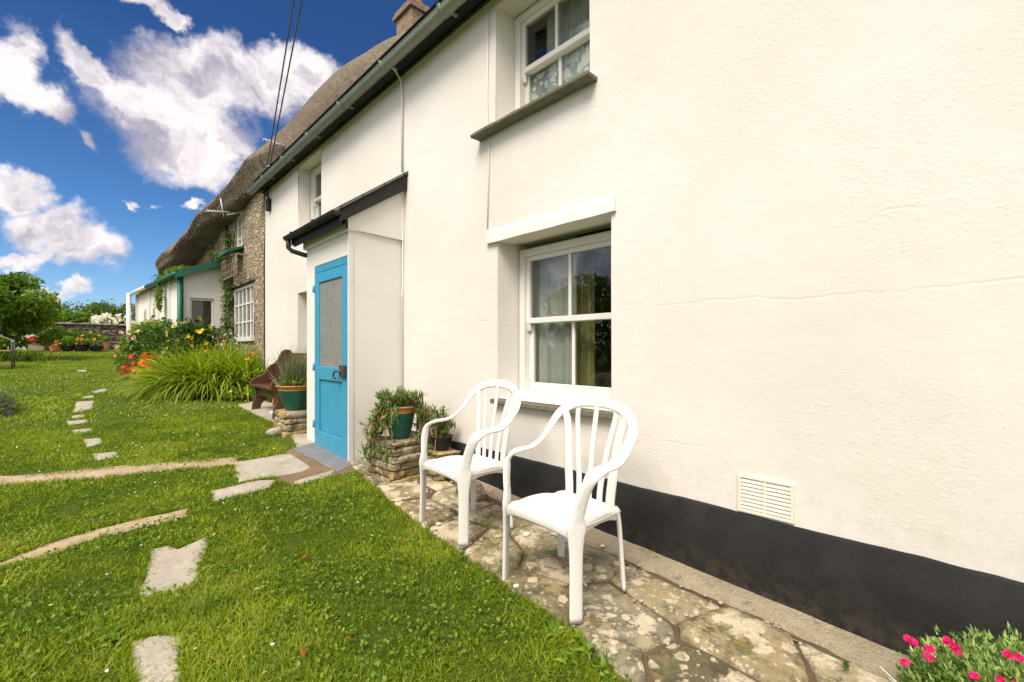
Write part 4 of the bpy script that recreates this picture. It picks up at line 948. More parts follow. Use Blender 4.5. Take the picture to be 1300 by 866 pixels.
a, b = ep(.26), ep(.36); mb = MB(); mb.box(a[0] - .02, a[0] + .02, a[1], b[1], .5, 2.2); mb.build('door', M['room'], EX)
for i_, (f) in enumerate((.5, .72)):
    a, b = ep(f), ep(f + .08); mb = MB(); mb.box(a[0] - .03, a[0] + .03, a[1], b[1], 1.3, 2.1); ww = mb.build('window', M['white_wood'], EX); mb = MB(); mb.box(a[0] - .04, a[0] - .03, a[1] + .04, b[1] - .04, 1.35, 2.05); mb.build('pane', M['room'], ww)
mb = MB(); a = ep(1.0, .1); mb.tube([(a[0] - .08, a[1] - .15, EZ), (a[0] - .08, a[1] - .15, .6)], .05); mb.build('post', M['white_wood'], EX)
# ------------------------------------------------------------------ garden wall and outbuilding
mb = MB(); X0, X1_ = -1.05, 2.3; vs = []; fs = []; nX = 70
for i in range(nX + 1):
    x = X0 + (X1_ - X0) * i / nX; n1 = lambda a: .03 * mnoise.noise(Vector((x * 3, a, 0)))
    vs += [(x, 24.0 + n1(1), .8), (x, 24.02 + n1(2), 1.5), (x, 24.03 + n1(3), 1.98 + n1(9)), (x, 24.03, 2.0 + n1(9)), (x, 23.96 + n1(4), 2.03 + n1(9)), (x, 24.2, 2.10 + n1(5) * 1.5), (x, 24.5, 2.05 + n1(6)), (x, 24.5, .8)]
for i in range(nX):
    for k in range(7): fs.append((i * 8 + k, i * 8 + k + 1, (i + 1) * 8 + k + 1, (i + 1) * 8 + k))
fs.append(tuple(range(8))); mb.add(vs, fs); tag(mb.build('garden_wall', M['drystone']), 'low grey dry stone wall closing the far end of the lawn', 'wall')
OB = empty('garden_outbuilding', (-3, 24, .9), 'low white outbuilding half hidden behind the round tree', 'outbuilding')
mb = MB(); mb.box(-9, -1.15, 24.0, 27, .7, 2.25); mb.build('wall', M['plaster_plain'], OB)
mb = MB(); mb.prism([(23.9, 2.25), (25.5, 2.75), (27.1, 2.25)], 'x', -9.1, -1.1); mb.build('roof', M['slates'], OB)
mb = MB(); mb.box(-1.14, -1.05, 23.9, 23.98, .9, 2.2); mb.build('corner_post', M['green_paint'], OB)
# ------------------------------------------------------------------ position helpers for the garden
def xat(u, y): t = (u - 650) / F_PX; return y * (SN + t * CS) / (CS - t * SN)
def zat(v, x, y): return CAMZ - (v - HZ) / F_PX * (x * SN + y * CS)
# ------------------------------------------------------------------ plastic garden chairs
def crv(pts, m=6):
    P = [np.array(p, float) for p in pts]; out = []
    for i in range(len(P) - 1):
        p0, p1, p2, p3 = [P[max(0, min(len(P) - 1, i + d))] for d in (-1, 0, 1, 2)]
        for k in range(m):
            t = k / m; out.append(.5 * ((2 * p1) + (-p0 + p2) * t + (2 * p0 - 5 * p1 + 4 * p2 - p3) * t * t + (-p0 + 3 * p1 - 3 * p2 + p3) * t ** 3))
    out.append(P[-1]); return out
def make_chair(label):
    t = empty('garden_chair', (0, 0, 0), label, 'chair', 'white plastic armchairs on the stone paving')
    cm = M['chair']
    class MB(globals()['MB']):
        def build(s, *a, **k):
            o = []
            for x, y, z in s.v:
                k_ = .87 + .12 * min(1, max(0, (z - .40) / .18)); yy = y * (.86 if y < 0 or z > .36 else .86 - .12 * (1 - z / .36))
                if z > .6: z = .6 + (z - .6) * .88
                o.append((x * k_, yy, z))
            s.v = o; return super().build(*a, **k)
    # seat pan: front edge at y=-.25, rear at y=.20
    NU, NV = 20, 20; mb = MB(); top = []
    def seat(u, v):
        hw = .250 - .040 * v ** 1.3; x = (u * 2 - 1) * hw; y = -.262 + .45 * v
        yf = y + (.030 * (abs(u * 2 - 1) ** 2)) * (1 - v); z = .388 - .024 * math.sin(math.pi * min(1, v * 1.02)) * (1 - (u * 2 - 1) ** 2) - .012 * v
        edge = max(0, abs(u * 2 - 1) - .86) / .14; z -= .018 * edge ** 2
        if v < .10: z -= .035 * ((.10 - v) / .10) ** 2
        return (x, yf, z)
    for j in range(NV + 1):
        for i in range(NU + 1): top.append(seat(i / NU, j / NV))
    bot = [(x * .985, y + (.004 if j < NU else 0), z - .007) for j, (x, y, z) in enumerate(top)]
    vs = top + bot; o = len(top); fs = []
    for j in range(NV):
        for i in range(NU):
            a = j * (NU + 1) + i; fs.append((a, a + 1, a + NU + 2, a + NU + 1)); fs.append((o + a, o + a + NU + 1, o + a + NU + 2, o + a + 1))
    rim = [i for i in range(NU + 1)] + [j * (NU + 1) + NU for j in range(1, NV + 1)] + [NV * (NU + 1) + i for i in range(NU - 1, -1, -1)] + [j * (NU + 1) for j in range(NV - 1, 0, -1)]
    for a, b in zip(rim, rim[1:] + rim[:1]): fs.append((a, o + a, o + b, b))
    mb.add(vs, fs, True); mb.build('seat', cm, t)
    mb = MB()      # apron under the seat: front arch and side rails
    for pts in ([(-.235, -.228, .335), (-.15, -.255, .362), (0, -.262, .368), (.15, -.255, .362), (.235, -.228, .335)],
                [(.240, -.21, .335), (.232, -.1, .362), (.218, .05, .362), (.20, .17, .335)], [(-.240, -.21, .335), (-.232, -.1, .362), (-.218, .05, .362), (-.20, .17, .335)], [(-.19, .178, .34), (0, .182, .362), (.19, .178, .34)]):
        P = crv(pts); mb.sweep(P, [.018] * len(P), [.0045] * len(P), [(0, 1, 0) if abs(P[0][1] - P[-1][1]) < .1 else (1, 0, 0)] * len(P))
    mb.build('apron', cm, t)
    # arms and hoop of the back in one moulding
    right = [(.246, -.222, .36), (.249, -.212, .44), (.252, -.195, .52), (.256, -.162, .580), (.258, -.10, .602), (.257, -.04, .606), (.255, .02, .612), (.253, .09, .645), (.251, .145, .69), (.248, .185, .735), (.222, .222, .795), (.155, .250, .845), (.08, .260, .866), (0, .263, .871)]
    pts = right + [(-x, y, z) for x, y, z in right[-2::-1]]
    hw_r = [.024, .030, .031, .031, .034, .034, .031, .028, .026, .026, .027, .029, .030, .030]; ht_r = [.006, .010, .0115, .011, .011, .011, .011, .011, .011, .010, .010, .010, .010, .010]
    hi_r = [(.9, -.45, 0), (.9, -.40, 0), (.85, -.2, .25), (.45, 0, .6), (.15, 0, 1), (.1, 0, 1), (.25, -.15, .9), (.35, -.6, .6), (.25, -.9, .4), (.15, -1, .3), (.05, -1, .3), (0, -1, .3), (0, -1, .3), (0, -1, .3)]
    hw, ht = hw_r + hw_r[-2::-1], ht_r + ht_r[-2::-1]
    hi = hi_r + [(x, -y if False else y, z) for x, y, z in hi_r[-2::-1]]
    hi = hi_r + [(-x, y, z) for x, y, z in hi_r[-2::-1]]
    P = crv(pts, 5); HW = [float(a[0]) for a in crv([(a, 0, 0) for a in hw], 5)]; HT = [float(a[0]) for a in crv([(a, 0, 0) for a in ht], 5)]
    # keep hints continuous through the mirror by flipping sign of x only
    HI = [tuple(a) for a in crv(hi, 5)]
    mb = MB(); mb.sweep(P, HW, HT, HI, n=12, p=2.6); mb.build('arm_and_back_hoop', cm, t)
    for k, (xb, xt, zt, w) in enumerate([(-.145, -.205, .815, .024), (-.073, -.118, .848, .015), (0, 0, .862, .015), (.073, .118, .848, .015), (.145, .205, .815, .024)]):
        yb, yt = .180, (.256 if abs(xt) < .15 else .228)
        if abs(xt) < .15: pl = [(xb, yb, .37), (xb * 1.02, .190, .47), (xb + (xt - xb) * .45, .215, .64), (xt * .97, .240, .77), (xt, yt, zt)]
        else: pl = [(xb, yb, .37), (xb * 1.0, .186, .47), (xb * 1.02, .196, .58), (xb * 1.08, .208, .68), (xb * 1.20, .222, .765), (xt, .230, .815)]
        P = crv(pl); mb = MB(); n_ = len(P); mb.sweep(P, [w * (1.25 - .35 * i / n_ + (.5 * max(0, i / n_ - .8))) for i in range(n_)], [.006] * n_, [(0, -1, .25)] * n_); mb.build('back_slat', cm, t)
    for s_ in (-1, 1):
        P = crv([(s_ * .249, -.208, .47), (s_ * .248, -.217, .41), (s_ * .246, -.222, .35), (s_ * .247, -.224, .2), (s_ * .250, -.228, .0)])
        n_ = len(P); mb = MB(); W_ = [.021 + .012 * min(1, i / n_ / .3) + .018 * math.exp(-((i / n_ - .40) / .14) ** 2) for i in range(n_)]
        mb.sweep(P, W_, [.011] * n_, [(s_ * .9, -.45, 0)] * n_, n=12)
        mb.build('front_leg', cm, t)
        P = crv([(s_ * .196, .165, .37), (s_ * .202, .180, .32), (s_ * .212, .202, .16), (s_ * .222, .225, .0)])
        n_ = len(P); mb = MB(); mb.sweep(P, [.029 - .008 * i / n_ for i in range(n_)], [.012] * n_, [(s_ * .7, .7, 0)] * n_, n=12); mb.build('rear_leg', cm, t)
    return t
ch1 = make_chair('white plastic armchair nearer the camera, in front of the right half of the lower window')
def copy_tree(o, parent=None):
    c = o.copy(); COL.objects.link(c); c.parent = parent
    for k in list(o.children): copy_tree(k, c)
    return c
ch2 = copy_tree(ch1); ch2['label'] = 'white plastic armchair farther away, between the potted stone stack and the other chair'
def place(o, x, y, deg, dz=.018, tilt=(0, 0)):
    o.location = (x, y, zgf(x, y) + dz); o.rotation_euler = (R(tilt[0]), R(tilt[1]), R(deg))
# chair faces local -Y; rotated so it faces -X
place(ch1, 1.660, 1.415, -91, .012, (0, 0)); place(ch2, 1.705, 2.22, -92, .02, (0, 0))
# ------------------------------------------------------------------ stone stacks and pots
def stack(name, cx, cy, wx, wy, h, label, rot=0, courses=7, seed=1, z0=None):
    mb = MB(); base = (zgf(cx, cy) if z0 is None else z0) - .02; z = base; rnd = random.Random(seed)
    for c in range(courses):
        ch = h / courses * rnd.uniform(.8, 1.2); ch = min(ch, base + h + .02 - z)
        if ch < .008: break
        shrink = 1 + .06 * (1 - c / courses)
        for side in range(4):
            Ls = (wx, wy)[side % 2] * shrink; n_ = max(1, int(round(Ls / rnd.uniform(.12, .22)))); cuts = sorted(rnd.uniform(0, 1) for _ in range(n_ - 1)); cuts = [0] + [min(.82, max(.18, q)) for q in cuts] + [1]
            for a, b in zip(cuts[:-1], cuts[1:]):
                ln = (b - a) * Ls; m_ = (a + b) / 2 - .5
                if ln < .03: continue
                dpt = .08; off_ = ((wy, wx)[side % 2] * shrink) / 2 - dpt / 2 + rnd.uniform(-.022, .018)
                px, py = [(m_ * Ls, -off_), (off_, m_ * Ls), (m_ * Ls, off_), (-off_, m_ * Ls)][side]
                sz = (ln / 2 * 1.0, dpt / 2) if side % 2 == 0 else (dpt / 2, ln / 2 * 1.0)
                q = Vector((px, py, 0)); q.rotate(Matrix.Rotation(rot, 3, 'Z'))
                mb.rock((cx + q.x, cy + q.y, z + ch / 2), (sz[0], sz[1], ch / 2 * .96), rnd.random() * 50, .42, .22, 18, 10, rot + rnd.uniform(-.1, .1))
        mb.rock((cx, cy, z + ch / 2), (wx * .45, wy * .45, ch / 2 * .9), rnd.random() * 50, .2, .04, 14, 8, rot)
        z += ch
    o = mb.build(name, M['stack']); return tag(o, label, 'stone stack')
def pot(name, cx, cy, z, r, h, label, m_body='glaze_green', m_rim='glaze_rim', shape='bowl', cat='plant pot', group=None):
    e = empty(name, (cx, cy, z), label, cat, group)
    rb = r * (.58 if shape == 'bowl' else .72)
    prof = [(0, 0), (rb, 0), (rb * 1.08, h * .12), (rb + (r - rb) * .62, h * .45), (r * .97, h * .80)]
    mb = MB(); mb.lathe([(a, b) for a, b in prof] + [(r * .98, h * .84)], (cx, cy, z), 36); mb.build('body', M[m_body], e)
    mb = MB(); mb.lathe([(r * .98, h * .80), (r * 1.0, h * .93), (r * 1.10, h * .95), (r * 1.12, h * .985), (r * 1.07, h), (r * .94, h * .99), (r * .92, h * .8)], (cx, cy, z), 36); mb.build('rim', M[m_rim], e)
    mb = MB(); mb.lathe([(0, h * .9), (r * .5, h * .91), (r * .93, h * .88)], (cx, cy, z), 24); mb.build('soil', M['soil'], e)
    return e
stack('stone_stack', 1.885, 3.36, .36, .36, .31, 'square stack of lichened stones in the porch corner carrying the green pot', R(4), 6, 5)
stack('stone_stack', 2.10, 3.10, .20, .20, .24, 'lower stone stack against the wall, half hidden by the far chair', R(-8), 6, 9)
pt = pot('plant_pot', 1.875, 3.36, zgf(1.88, 3.36) + .295, .125, .275, 'green glazed pot with orange rim on the lichened stone stack in the porch corner')
pt2 = pot('plant_pot', 2.10, 3.10, zgf(2.1, 3.1) + .225, .085, .12, 'small dark pot on the low stack behind the far white chair', 'black_plastic', 'black_plastic')
def iceplant(name, label, stems, n_per, ll=.05, parent=None):
    """trailing succulent: stems as curved paths with finger leaves in tufts"""
    e = empty(name, stems[0][0], label, 'plant'); mb = MB(); B, D, T = [], [], []
    for st in stems:
        P = crv(st, 5); mb.tube(P, .0035, 5)
        for k in range(n_per):
            f = rng.random() ** .8; i = int(f * (len(P) - 1)); b = np.array(P[i]) + rng.normal(size=3) * .010; tl = np.array(P[min(i + 1, len(P) - 1)]) - np.array(P[max(i - 1, 0)]); tl = tl / (np.linalg.norm(tl) + 1e-6)
            B.append(b); D.append(tl * .5 + rng.normal(size=3) * .55 + np.array([0, 0, .75])); T.append(rng.random())
        for k in range(int(n_per * .35)):
            B.append(np.array(P[-1]) + rng.normal(size=3) * .014); D.append(rng.normal(size=3) * .5 + np.array([0, 0, .6]) + tl * .4); T.append(.4 + rng.random() * .45)
    mb.build('stem', M['terracotta'], e); n_ = len(B)
    strands('leaves', M['iceplant'], np.array(B), np.array(D), ll * (.6 + .7 * rng.random(n_)), np.full(n_, .011), np.full(n_, -.3), np.array(T), e, seg=3)
    return e
zr = zgf(1.88, 3.36) + .295 + .27; stems = []
for k in range(46):      # trailing down the left side and front-left
    a = R(rng.uniform(95, 230)) if k % 2 else R(rng.uniform(-75, 60)); r0 = .10; c, s = math.cos(a), math.sin(a); out = rng.uniform(.07, .16); drop = rng.uniform(.05, .42) if k % 2 else rng.uniform(.02, .36)
    if 130 < math.degrees(a) < 250: out *= .9
    b = Vector((1.875, 3.36, zr)); j = rng.normal(size=3) * .03
    stems.append([b + Vector((c * .05, s * .05, -.01)), b + Vector((c * .12, s * .12, .03 + j[2])), b + Vector((c * (.13 + out * .6), s * (.13 + out * .6), .0 - drop * .3)), b + Vector((c * (.13 + out) + j[0], s * (.13 + out) + j[1], -drop))])
for k in range(16):
    a = R(rng.uniform(0, 360)); b = Vector((1.875, 3.36, zr)); q = rng.uniform(.02, .09)
    stems.append([b + Vector((math.cos(a) * q, math.sin(a) * q, -.01)), b + Vector((math.cos(a) * q * 1.5, math.sin(a) * q * 1.5, .04)), b + Vector((math.cos(a) * q * 2.2, math.sin(a) * q * 2.2, .05 + .05 * rng.random()))])
stems = [s_ for s_ in stems if not (s_[-1].x > 2.2)]
iceplant('ice_plant', 'trailing ice plant spilling from the green pot over both sides of the stone stack', stems, 46, .052)
stems = []
for k in range(24):
    a = R(rng.uniform(0, 360)); b = Vector((2.09, 3.10, zgf(2.1, 3.1) + .34)); q = rng.uniform(.05, .13); up = rng.uniform(.04, .22)
    stems.append([b, b + Vector((math.cos(a) * q * .6, math.sin(a) * q * .6, up * .7)), b + Vector((min(.1, math.cos(a) * q), math.sin(a) * q, up if k % 3 else -.18))])
iceplant('ice_plant', 'upright ice plant against the wall, behind the far white chair', stems, 24, .05)
# bench
BX, BY = 1.70, 6.12
be = empty('settle_bench', (BX, BY, zgf(2, 6.6)), 'dark brown wooden settle with scalloped ends standing against the white wall', 'bench')
bz = zgf(2, 6.6) + .01
prof = [(.0, 0), (.10, 0), (.13, .10), (.20, .17), (.28, .19), (.36, .16), (.42, .08), (.44, 0), (.52, 0), (.53, .30), (.545, .62), (.54, .80), (.50, .845), (.44, .85), (.39, .82), (.36, .76), (.335, .70), (.29, .655), (.24, .63), (.20, .585), (.17, .53), (.12, .49), (.05, .465), (.0, .43), (-.02, .385), (.0, .35), (.05, .31), (.055, .22), (.02, .12)]
near = [(.0, 0), (.10, 0), (.13, .10), (.20, .17), (.28, .19), (.36, .16), (.42, .08), (.44, 0), (.52, 0), (.53, .30), (.545, .58), (.52, .64), (.44, .655), (.36, .64), (.29, .60), (.25, .56), (.22, .53), (.15, .52), (.05, .50), (.0, .46), (-.02, .40), (.0, .35), (.05, .31), (.055, .22), (.02, .12)]
for pr, y in ((prof, 7.10), (near, 6.14)):
    mb = MB(); mb.prism([(BX + a, bz + b) for a, b in pr], 'y', y, y + .045); mb.build('end_panel', M['brown_wood'], be, bevel=.008)
mb = MB(); mb.box(BX - .01, BX + .46, 6.186, 7.099, bz + .345, bz + .375); mb.build('seat', M['brown_wood'], be, bevel=.008)
mb = MB(); mb.prism([(BX + .445, bz + .38), (BX + .465, bz + .38), (BX + .51, bz + .80), (BX + .49, bz + .80)], 'y', 6.186, 7.099); mb.build('backrest', M['brown_wood'], be, bevel=.006)
mb = MB(); mb.box(BX + .08, BX + .10, 6.186, 7.099, bz + .22, bz + .343); mb.build('seat_rail', M['brown_wood'], be, bevel=.004)
mb = MB(); mb.box(2.02, 2.16, 7.25, 7.33, zgf(2, 7.2) - .01, zgf(2, 7.2) + .26); tag(mb.build('red_block', M['terracotta'], bevel=.01), 'small red brick block on the ground just beyond the wooden settle', 'brick')
# far green pot on its stack
fx, fy = 1.74, 5.42
stack('stone_stack', fx, fy, .34, .34, .27, 'low stack of yellowish flat stones beside the porch carrying the wide green pot', R(3), 4, 21)
pot('plant_pot', fx, fy, zgf(fx, fy) + .25, .185, .275, 'wide green glazed pot with orange rim beside the blue door')
n = 420; B = np.array([fx, fy, zgf(fx, fy) + .50]) + rng.normal(size=(n, 3)) * [.07, .07, .0]
D = rng.normal(size=(n, 3)) * [.33, .33, .2] + [0, 0, 1]
e = empty('pot_grass', (fx, fy, zgf(fx, fy) + .5), 'tall wispy lavender like plant growing in the wide green pot', 'plant')
strands('stems', M['grey_leaf'], B, D, .22 + .34 * rng.random(n), np.full(n, .006), np.full(n, .35), rng.random(n), e)
P, o_, tn = blob_points([(fx, fy, zgf(fx, fy) + .57, .17, .17, .10), (fx - .05, fy - .1, zgf(fx, fy) + .54, .12, .10, .08)], 520, .2)
leaves('leaves', M['fresh_leaf'], P, .055, tn, e, outward=o_)
mb = MB(); c = gp(352, 552); mb.rock((c.x, c.y, c.z + .03), (.10, .055, .05), 3.3, .7, .15, rz=R(20)); tag(mb.build('loose_stone', M['flag']), 'loose pale stone lying on the grass edge near the bench', 'stone')
mb = MB(); c = gp(346, 526); mb.rock((c.x, c.y, c.z + .02), (.035, .03, .025), 5.3, .8, .1); tag(mb.build('pebble', M['shell']), 'small white pebble on the paving under the bench', 'pebble')
# little things by the chairs
for i_, (u, v, r_, lb, mt) in enumerate([(669, 678, .022, 'broken white shell on the paving right of the near chair leg', 'shell'), (557, 665, .016, 'small white shell beside the front leg of the far chair', 'shell'), (765, 693, .014, 'tiny white shell near the rear leg of the near chair', 'shell'),
                                       (655, 744, .015, 'pale pebble at the grass edge beside the near chair', 'shell'), (805, 762, .010, 'small orange lichen chip on the paving right of the near chair', 'glaze_rim')]):
    c = gp(u, v, .03); mb = MB(); mb.rock((c.x, c.y, c.z), (r_, r_ * .7, r_ * .45), 11 + i_, .8, .15); tag(mb.build('shell' if 'shell' in lb else 'pebble', M[mt]), lb, 'shell' if 'shell' in lb else 'pebble')
c = gp(612, 642); c = Vector((2.02, 2.62, zgf(2.02, 2.62))); mb = MB(); mb.rock((c.x, c.y, c.z + .05), (.13, .085, .065), 8.8, .6, .15, rz=R(75)); tag(mb.build('rounded_stone', M['stack']), 'rounded brown stone against the plinth behind the far chair', 'stone')
# pink flowered succulent, bottom right
e = empty('flowering_succulent', (1.93, .02, zgf(1.9, 0)), 'pale green succulent with magenta flowers at the plinth in the bottom right corner', 'plant')
bl = [(1.90, .13, .07, .13, .12, .15), (2.02, .02, .085, .14, .14, .15), (1.86, -.03, .07, .17, .17, .15), (2.02, -.16, .05, .17, .17, .17), (1.80, .17, -.06, .10, .10, .08), (2.12, .0, .0, .07, .1, .15), (1.97, .16, -.0, .10, .10, .12)]
P, o_, tn = blob_points(bl, 4200, .6); zz = np.maximum(P[:, 2], zg(P[:, 0], P[:, 1])); P[:, 2] = zz; P = P[P[:, 0] < WX - .03]; k_ = len(P); 
B = np.repeat(P, 7, 0) + rng.normal(size=(k_ * 7, 3)) * .004; D = np.repeat(unit(P - np.array([1.95, -.02, -.15])), 7, 0) + rng.normal(size=(k_ * 7, 3)) * .55
strands('leaves', M['succulent'], B, D, .012 + .014 * rng.random(len(B)), np.full(len(B), .0062), np.full(len(B), -.2), rng.random(len(B)), e, seg=2)
C = []
for (u, v) in [(1152, 812), (1160, 816), (1179, 825), (1181, 836), (1200, 813), (1209, 818), (1279, 831), (1270, 864), (1292, 836), (1214, 826), (1149, 842), (1289, 868), (1236, 858)]:
    t_ = (u - 650) / F_PX; d_ = 1.345 - (v - 810) * .0012; C.append([d_ * (SN + t_ * CS), d_ * (CS - t_ * SN), CAMZ - (v - HZ) / F_PX * d_])
C = np.array(C); C[:, 0] = np.minimum(C[:, 0], WX - .04)
for c_ in C: flowers('flower', M['pet_magenta'], c_[None] + rng.normal(size=(4, 3)) * .0025, np.full(4, .0105), 9, e, .6, unit(-c_[None] + np.array([0, 0, 1.8])).repeat(4, 0), .5)
mb = MB()
for k in range(9): a = rng.uniform(-1, 1, 3); p0 = Vector((1.86, .1, -.02)); mb.tube([p0, p0 + Vector((-.05 + a[0] * .05, .08 + a[1] * .05, .08)), p0 + Vector((-.09 + a[0] * .08, .14 + a[1] * .08, .12 + a[2] * .05))], .0016, 5)
mb.build('dry_stem', M['shell'], e)
# ------------------------------------------------------------------ flower border
e = empty('daylily_clump', (1.5, 9.1, zgf(1.5, 9.1)), 'big arching clump of lime green strap leaves beside the bench', 'plant')
n = 5200; x = rng.uniform(1.06, 2.18, n); y = 8.75 + rng.random(n) * 1.0 + (x - 1.2) * -.25
B = np.stack([x, y, zg(x, y)], 1); side = (x - 1.75) / .8
D = np.stack([side * .55 + rng.normal(size=n) * .38 - .12, -.30 + rng.normal(size=n) * .38, np.full(n, 1.05)], 1)
hh = .62 + .42 * rng.random(n)
strands('leaves', M['lily'], B, D, hh, .026 + .018 * rng.random(n), 1.3 + 1.3 * rng.random(n), np.clip(.28 + .5 * rng.random(n) + .2 * rng.normal(size=n), 0, 1), e, seg=7)
C = np.stack([rng.uniform(.72, 1.0, 26), rng.uniform(9.2, 10.4, 26), rng.uniform(.62, 1.0, 26)], 1); flowers('flower', M['pet_orange'], C, np.full(26, .065), 6, e, .6)
C = np.array([[2.0, 8.35, 1.02], [2.05, 8.3, .98], [1.95, 8.4, .92]]); flowers('flower', M['pet_orange'], C, np.full(3, .045), 6, e, .6)
def shrub(name, label, blobs, n_, size, mt, fl=None, stems=6, wid=.5, group=None, shell=.5):
    b0 = np.array(blobs); cx, cy = float(np.mean(b0[:, 0])), float(np.mean(b0[:, 1])); gz = zgf(cx, cy)
    e = empty(name, (cx, cy, gz), label, 'shrub', group)
    P, o_, tn = blob_points(blobs, n_, shell); P = P[:, :]; P[:, 2] = np.maximum(P[:, 2], zg(P[:, 0], P[:, 1]) + .02)
    leaves('foliage', M[mt], P, size, tn, e, wid=wid, outward=o_)
    mb = MB()
    for k in range(stems):
        b_ = blobs[k % len(blobs)]; a = rng.uniform(-.1, .1, 2); mb.tube([(cx + a[0], cy + a[1], gz - .02), (cx * .5 + b_[0] * .5 + a[1], cy * .5 + b_[1] * .5, gz + (b_[2] - gz) * .5), (b_[0], b_[1], b_[2] + b_[5] * .4)], [.018, .013, .006], 6)
    mb.build('stem', M['bark'], e)
    for (mt2, m_, r_, pet, part) in (fl or []):
        bb = [blobs[i] for i in part]; P, o_, _t = blob_points(bb, m_ * 3, .95); kk = (o_[:, 0] * -.4 + o_[:, 1] * -.75 + o_[:, 2] * .5) > .1; P, o_ = P[kk][:m_], o_[kk][:m_]
        flowers('flower', M[mt2], P + o_ * .04, np.full(len(P), r_), pet, e, .35, o_)
    return e
shrub('dark_leaved_shrub', 'dense dark green shrub with lime yellow tips in front of the extension',
      [(xat(212, 11.8), 11.8, 1.18, .42, .5, .52), (xat(190, 12.4), 12.4, 1.15, .38, .5, .48), (xat(235, 11.0), 10.9, 1.15, .38, .35, .45), (xat(200, 11.2), 11.1, .85, .35, .4, .4), (xat(225, 10.6), 10.5, .85, .4, .4, .4)], 7500, .085, 'bush_dark')
shrub('lime_shrub', 'yellow green rounded shrub rising behind the dark shrub', [(xat(184, 13.2), 13.2, 1.42, .30, .4, .30), (xat(198, 12.7), 12.7, 1.55, .22, .3, .2)], 1800, .075, 'bush_lime')
shrub('yellow_flowered_shrub', 'yellow flowered shrub behind the strap leaf clump', [(xat(246, 10.6), 10.5, 1.25, .34, .34, .42), (xat(262, 10.5), 10.4, 1.05, .30, .3, .36), (xat(232, 10.5), 10.3, 1.0, .28, .3, .34)], 3800, .075, 'bush_dark', [('pet_yellow', 60, .045, 6, [0, 1, 2]), ('pet_orange', 7, .05, 6, [1])])
shrub('grey_leaved_shrub', 'loose grey green shrub with pale flowers below the extension window', [(xat(280, 10.5), 10.4, 1.15, .28, .25, .35), (xat(295, 10.3), 10.2, .95, .25, .3, .4), (xat(270, 10.6), 10.6, 1.3, .2, .2, .25)], 2600, .06, 'grey_leaf', [('pet_white', 60, .03, 5, [0, 1, 2])])
shrub('pink_flowered_shrub', 'green shrub with pink blooms at the far left end of the border', [(xat(170, 13.6), 13.6, 1.05, .34, .4, .50), (xat(178, 12.6), 12.6, 1.0, .32, .4, .48), (xat(160, 14.2), 14.2, .8, .25, .3, .3)], 3000, .07, 'tree_leaf', [('pet_pink', 22, .055, 8, [0, 1, 2])])
shrub('red_flowered_plant', 'low plant with bright red flowers at the edge of the border', [(xat(180, 11.6), 11.5, .72, .22, .3, .26), (xat(170, 11.9), 11.9, .62, .2, .25, .2)], 1100, .055, 'bush_dark', [('pet_red', 22, .055, 6, [0, 1])])
shrub('orange_border_plant', 'low edging plant with orange red blooms, left of the strap leaves', [(xat(185, 10.5), 10.4, .62, .14, .3, .26)], 600, .05, 'fresh_leaf', [('pet_orange', 34, .055, 6, [0])])
shrub('low_edging_plant', 'low fresh green plants with yellow flowers between the strap leaves and the bench', [(2.05, 8.0, .42, .22, .22, .12), (1.75, 8.1, .40, .22, .15, .08), (2.1, 7.65, .40, .10, .2, .12)], 1400, .05, 'fresh_leaf', [('pet_yellow', 7, .025, 6, [0, 1])])
# climber on the stone wall
cl = [(WX - .12, 10.75, .9, .14, .35, .5), (WX - .12, 10.7, 1.5, .12, .28, .45), (WX - .10, 10.72, 2.1, .12, .22, .4), (WX - .12, 10.8, 2.6, .12, .26, .35), (WX - .2, 11.0, 2.98, .22, .3, .16), (WX - .10, 10.7, 3.25, .08, .14, .25), (WX - .12, 10.3, 1.0, .1, .3, .25)]
e = empty('climbing_plant', (WX - .1, 10.75, zgf(2.1, 10.75)), 'thin climbing plant running up the stone wall beside the many paned window', 'climber')
P, o_, tn = blob_points(cl, 2600, .1); leaves('foliage', M['climber'], P, .07, tn, e, outward=o_)
mb = MB(); mb.tube([(WX - .08, 10.75, .4), (WX - .06, 10.7, 1.2), (WX - .07, 10.78, 2.0), (WX - .06, 10.72, 2.8), (WX - .06, 10.7, 3.4)], .015, 6); mb.tube([(WX - .07, 10.7, .4), (WX - .08, 10.9, 1.6), (WX - .1, 11.0, 2.9)], .01, 6); mb.build('stem', M['bark'], e)
e = empty('roof_creeper', (1.6, 12.4, 2.75), 'bright green creeper lying over the edge of the green roofed extension', 'climber')
P, o_, tn = blob_points([(1.50, 12.2, 2.74, .25, .5, .09), (1.45, 13.2, 2.72, .3, .6, .09), (1.75, 12.6, 2.86, .3, .6, .08), (ep(.30)[0] - .12, ep(.30)[1], 2.2, .08, .16, .32)], 2600, .1); leaves('foliage', M['fresh_leaf'], P, .07, tn, e)
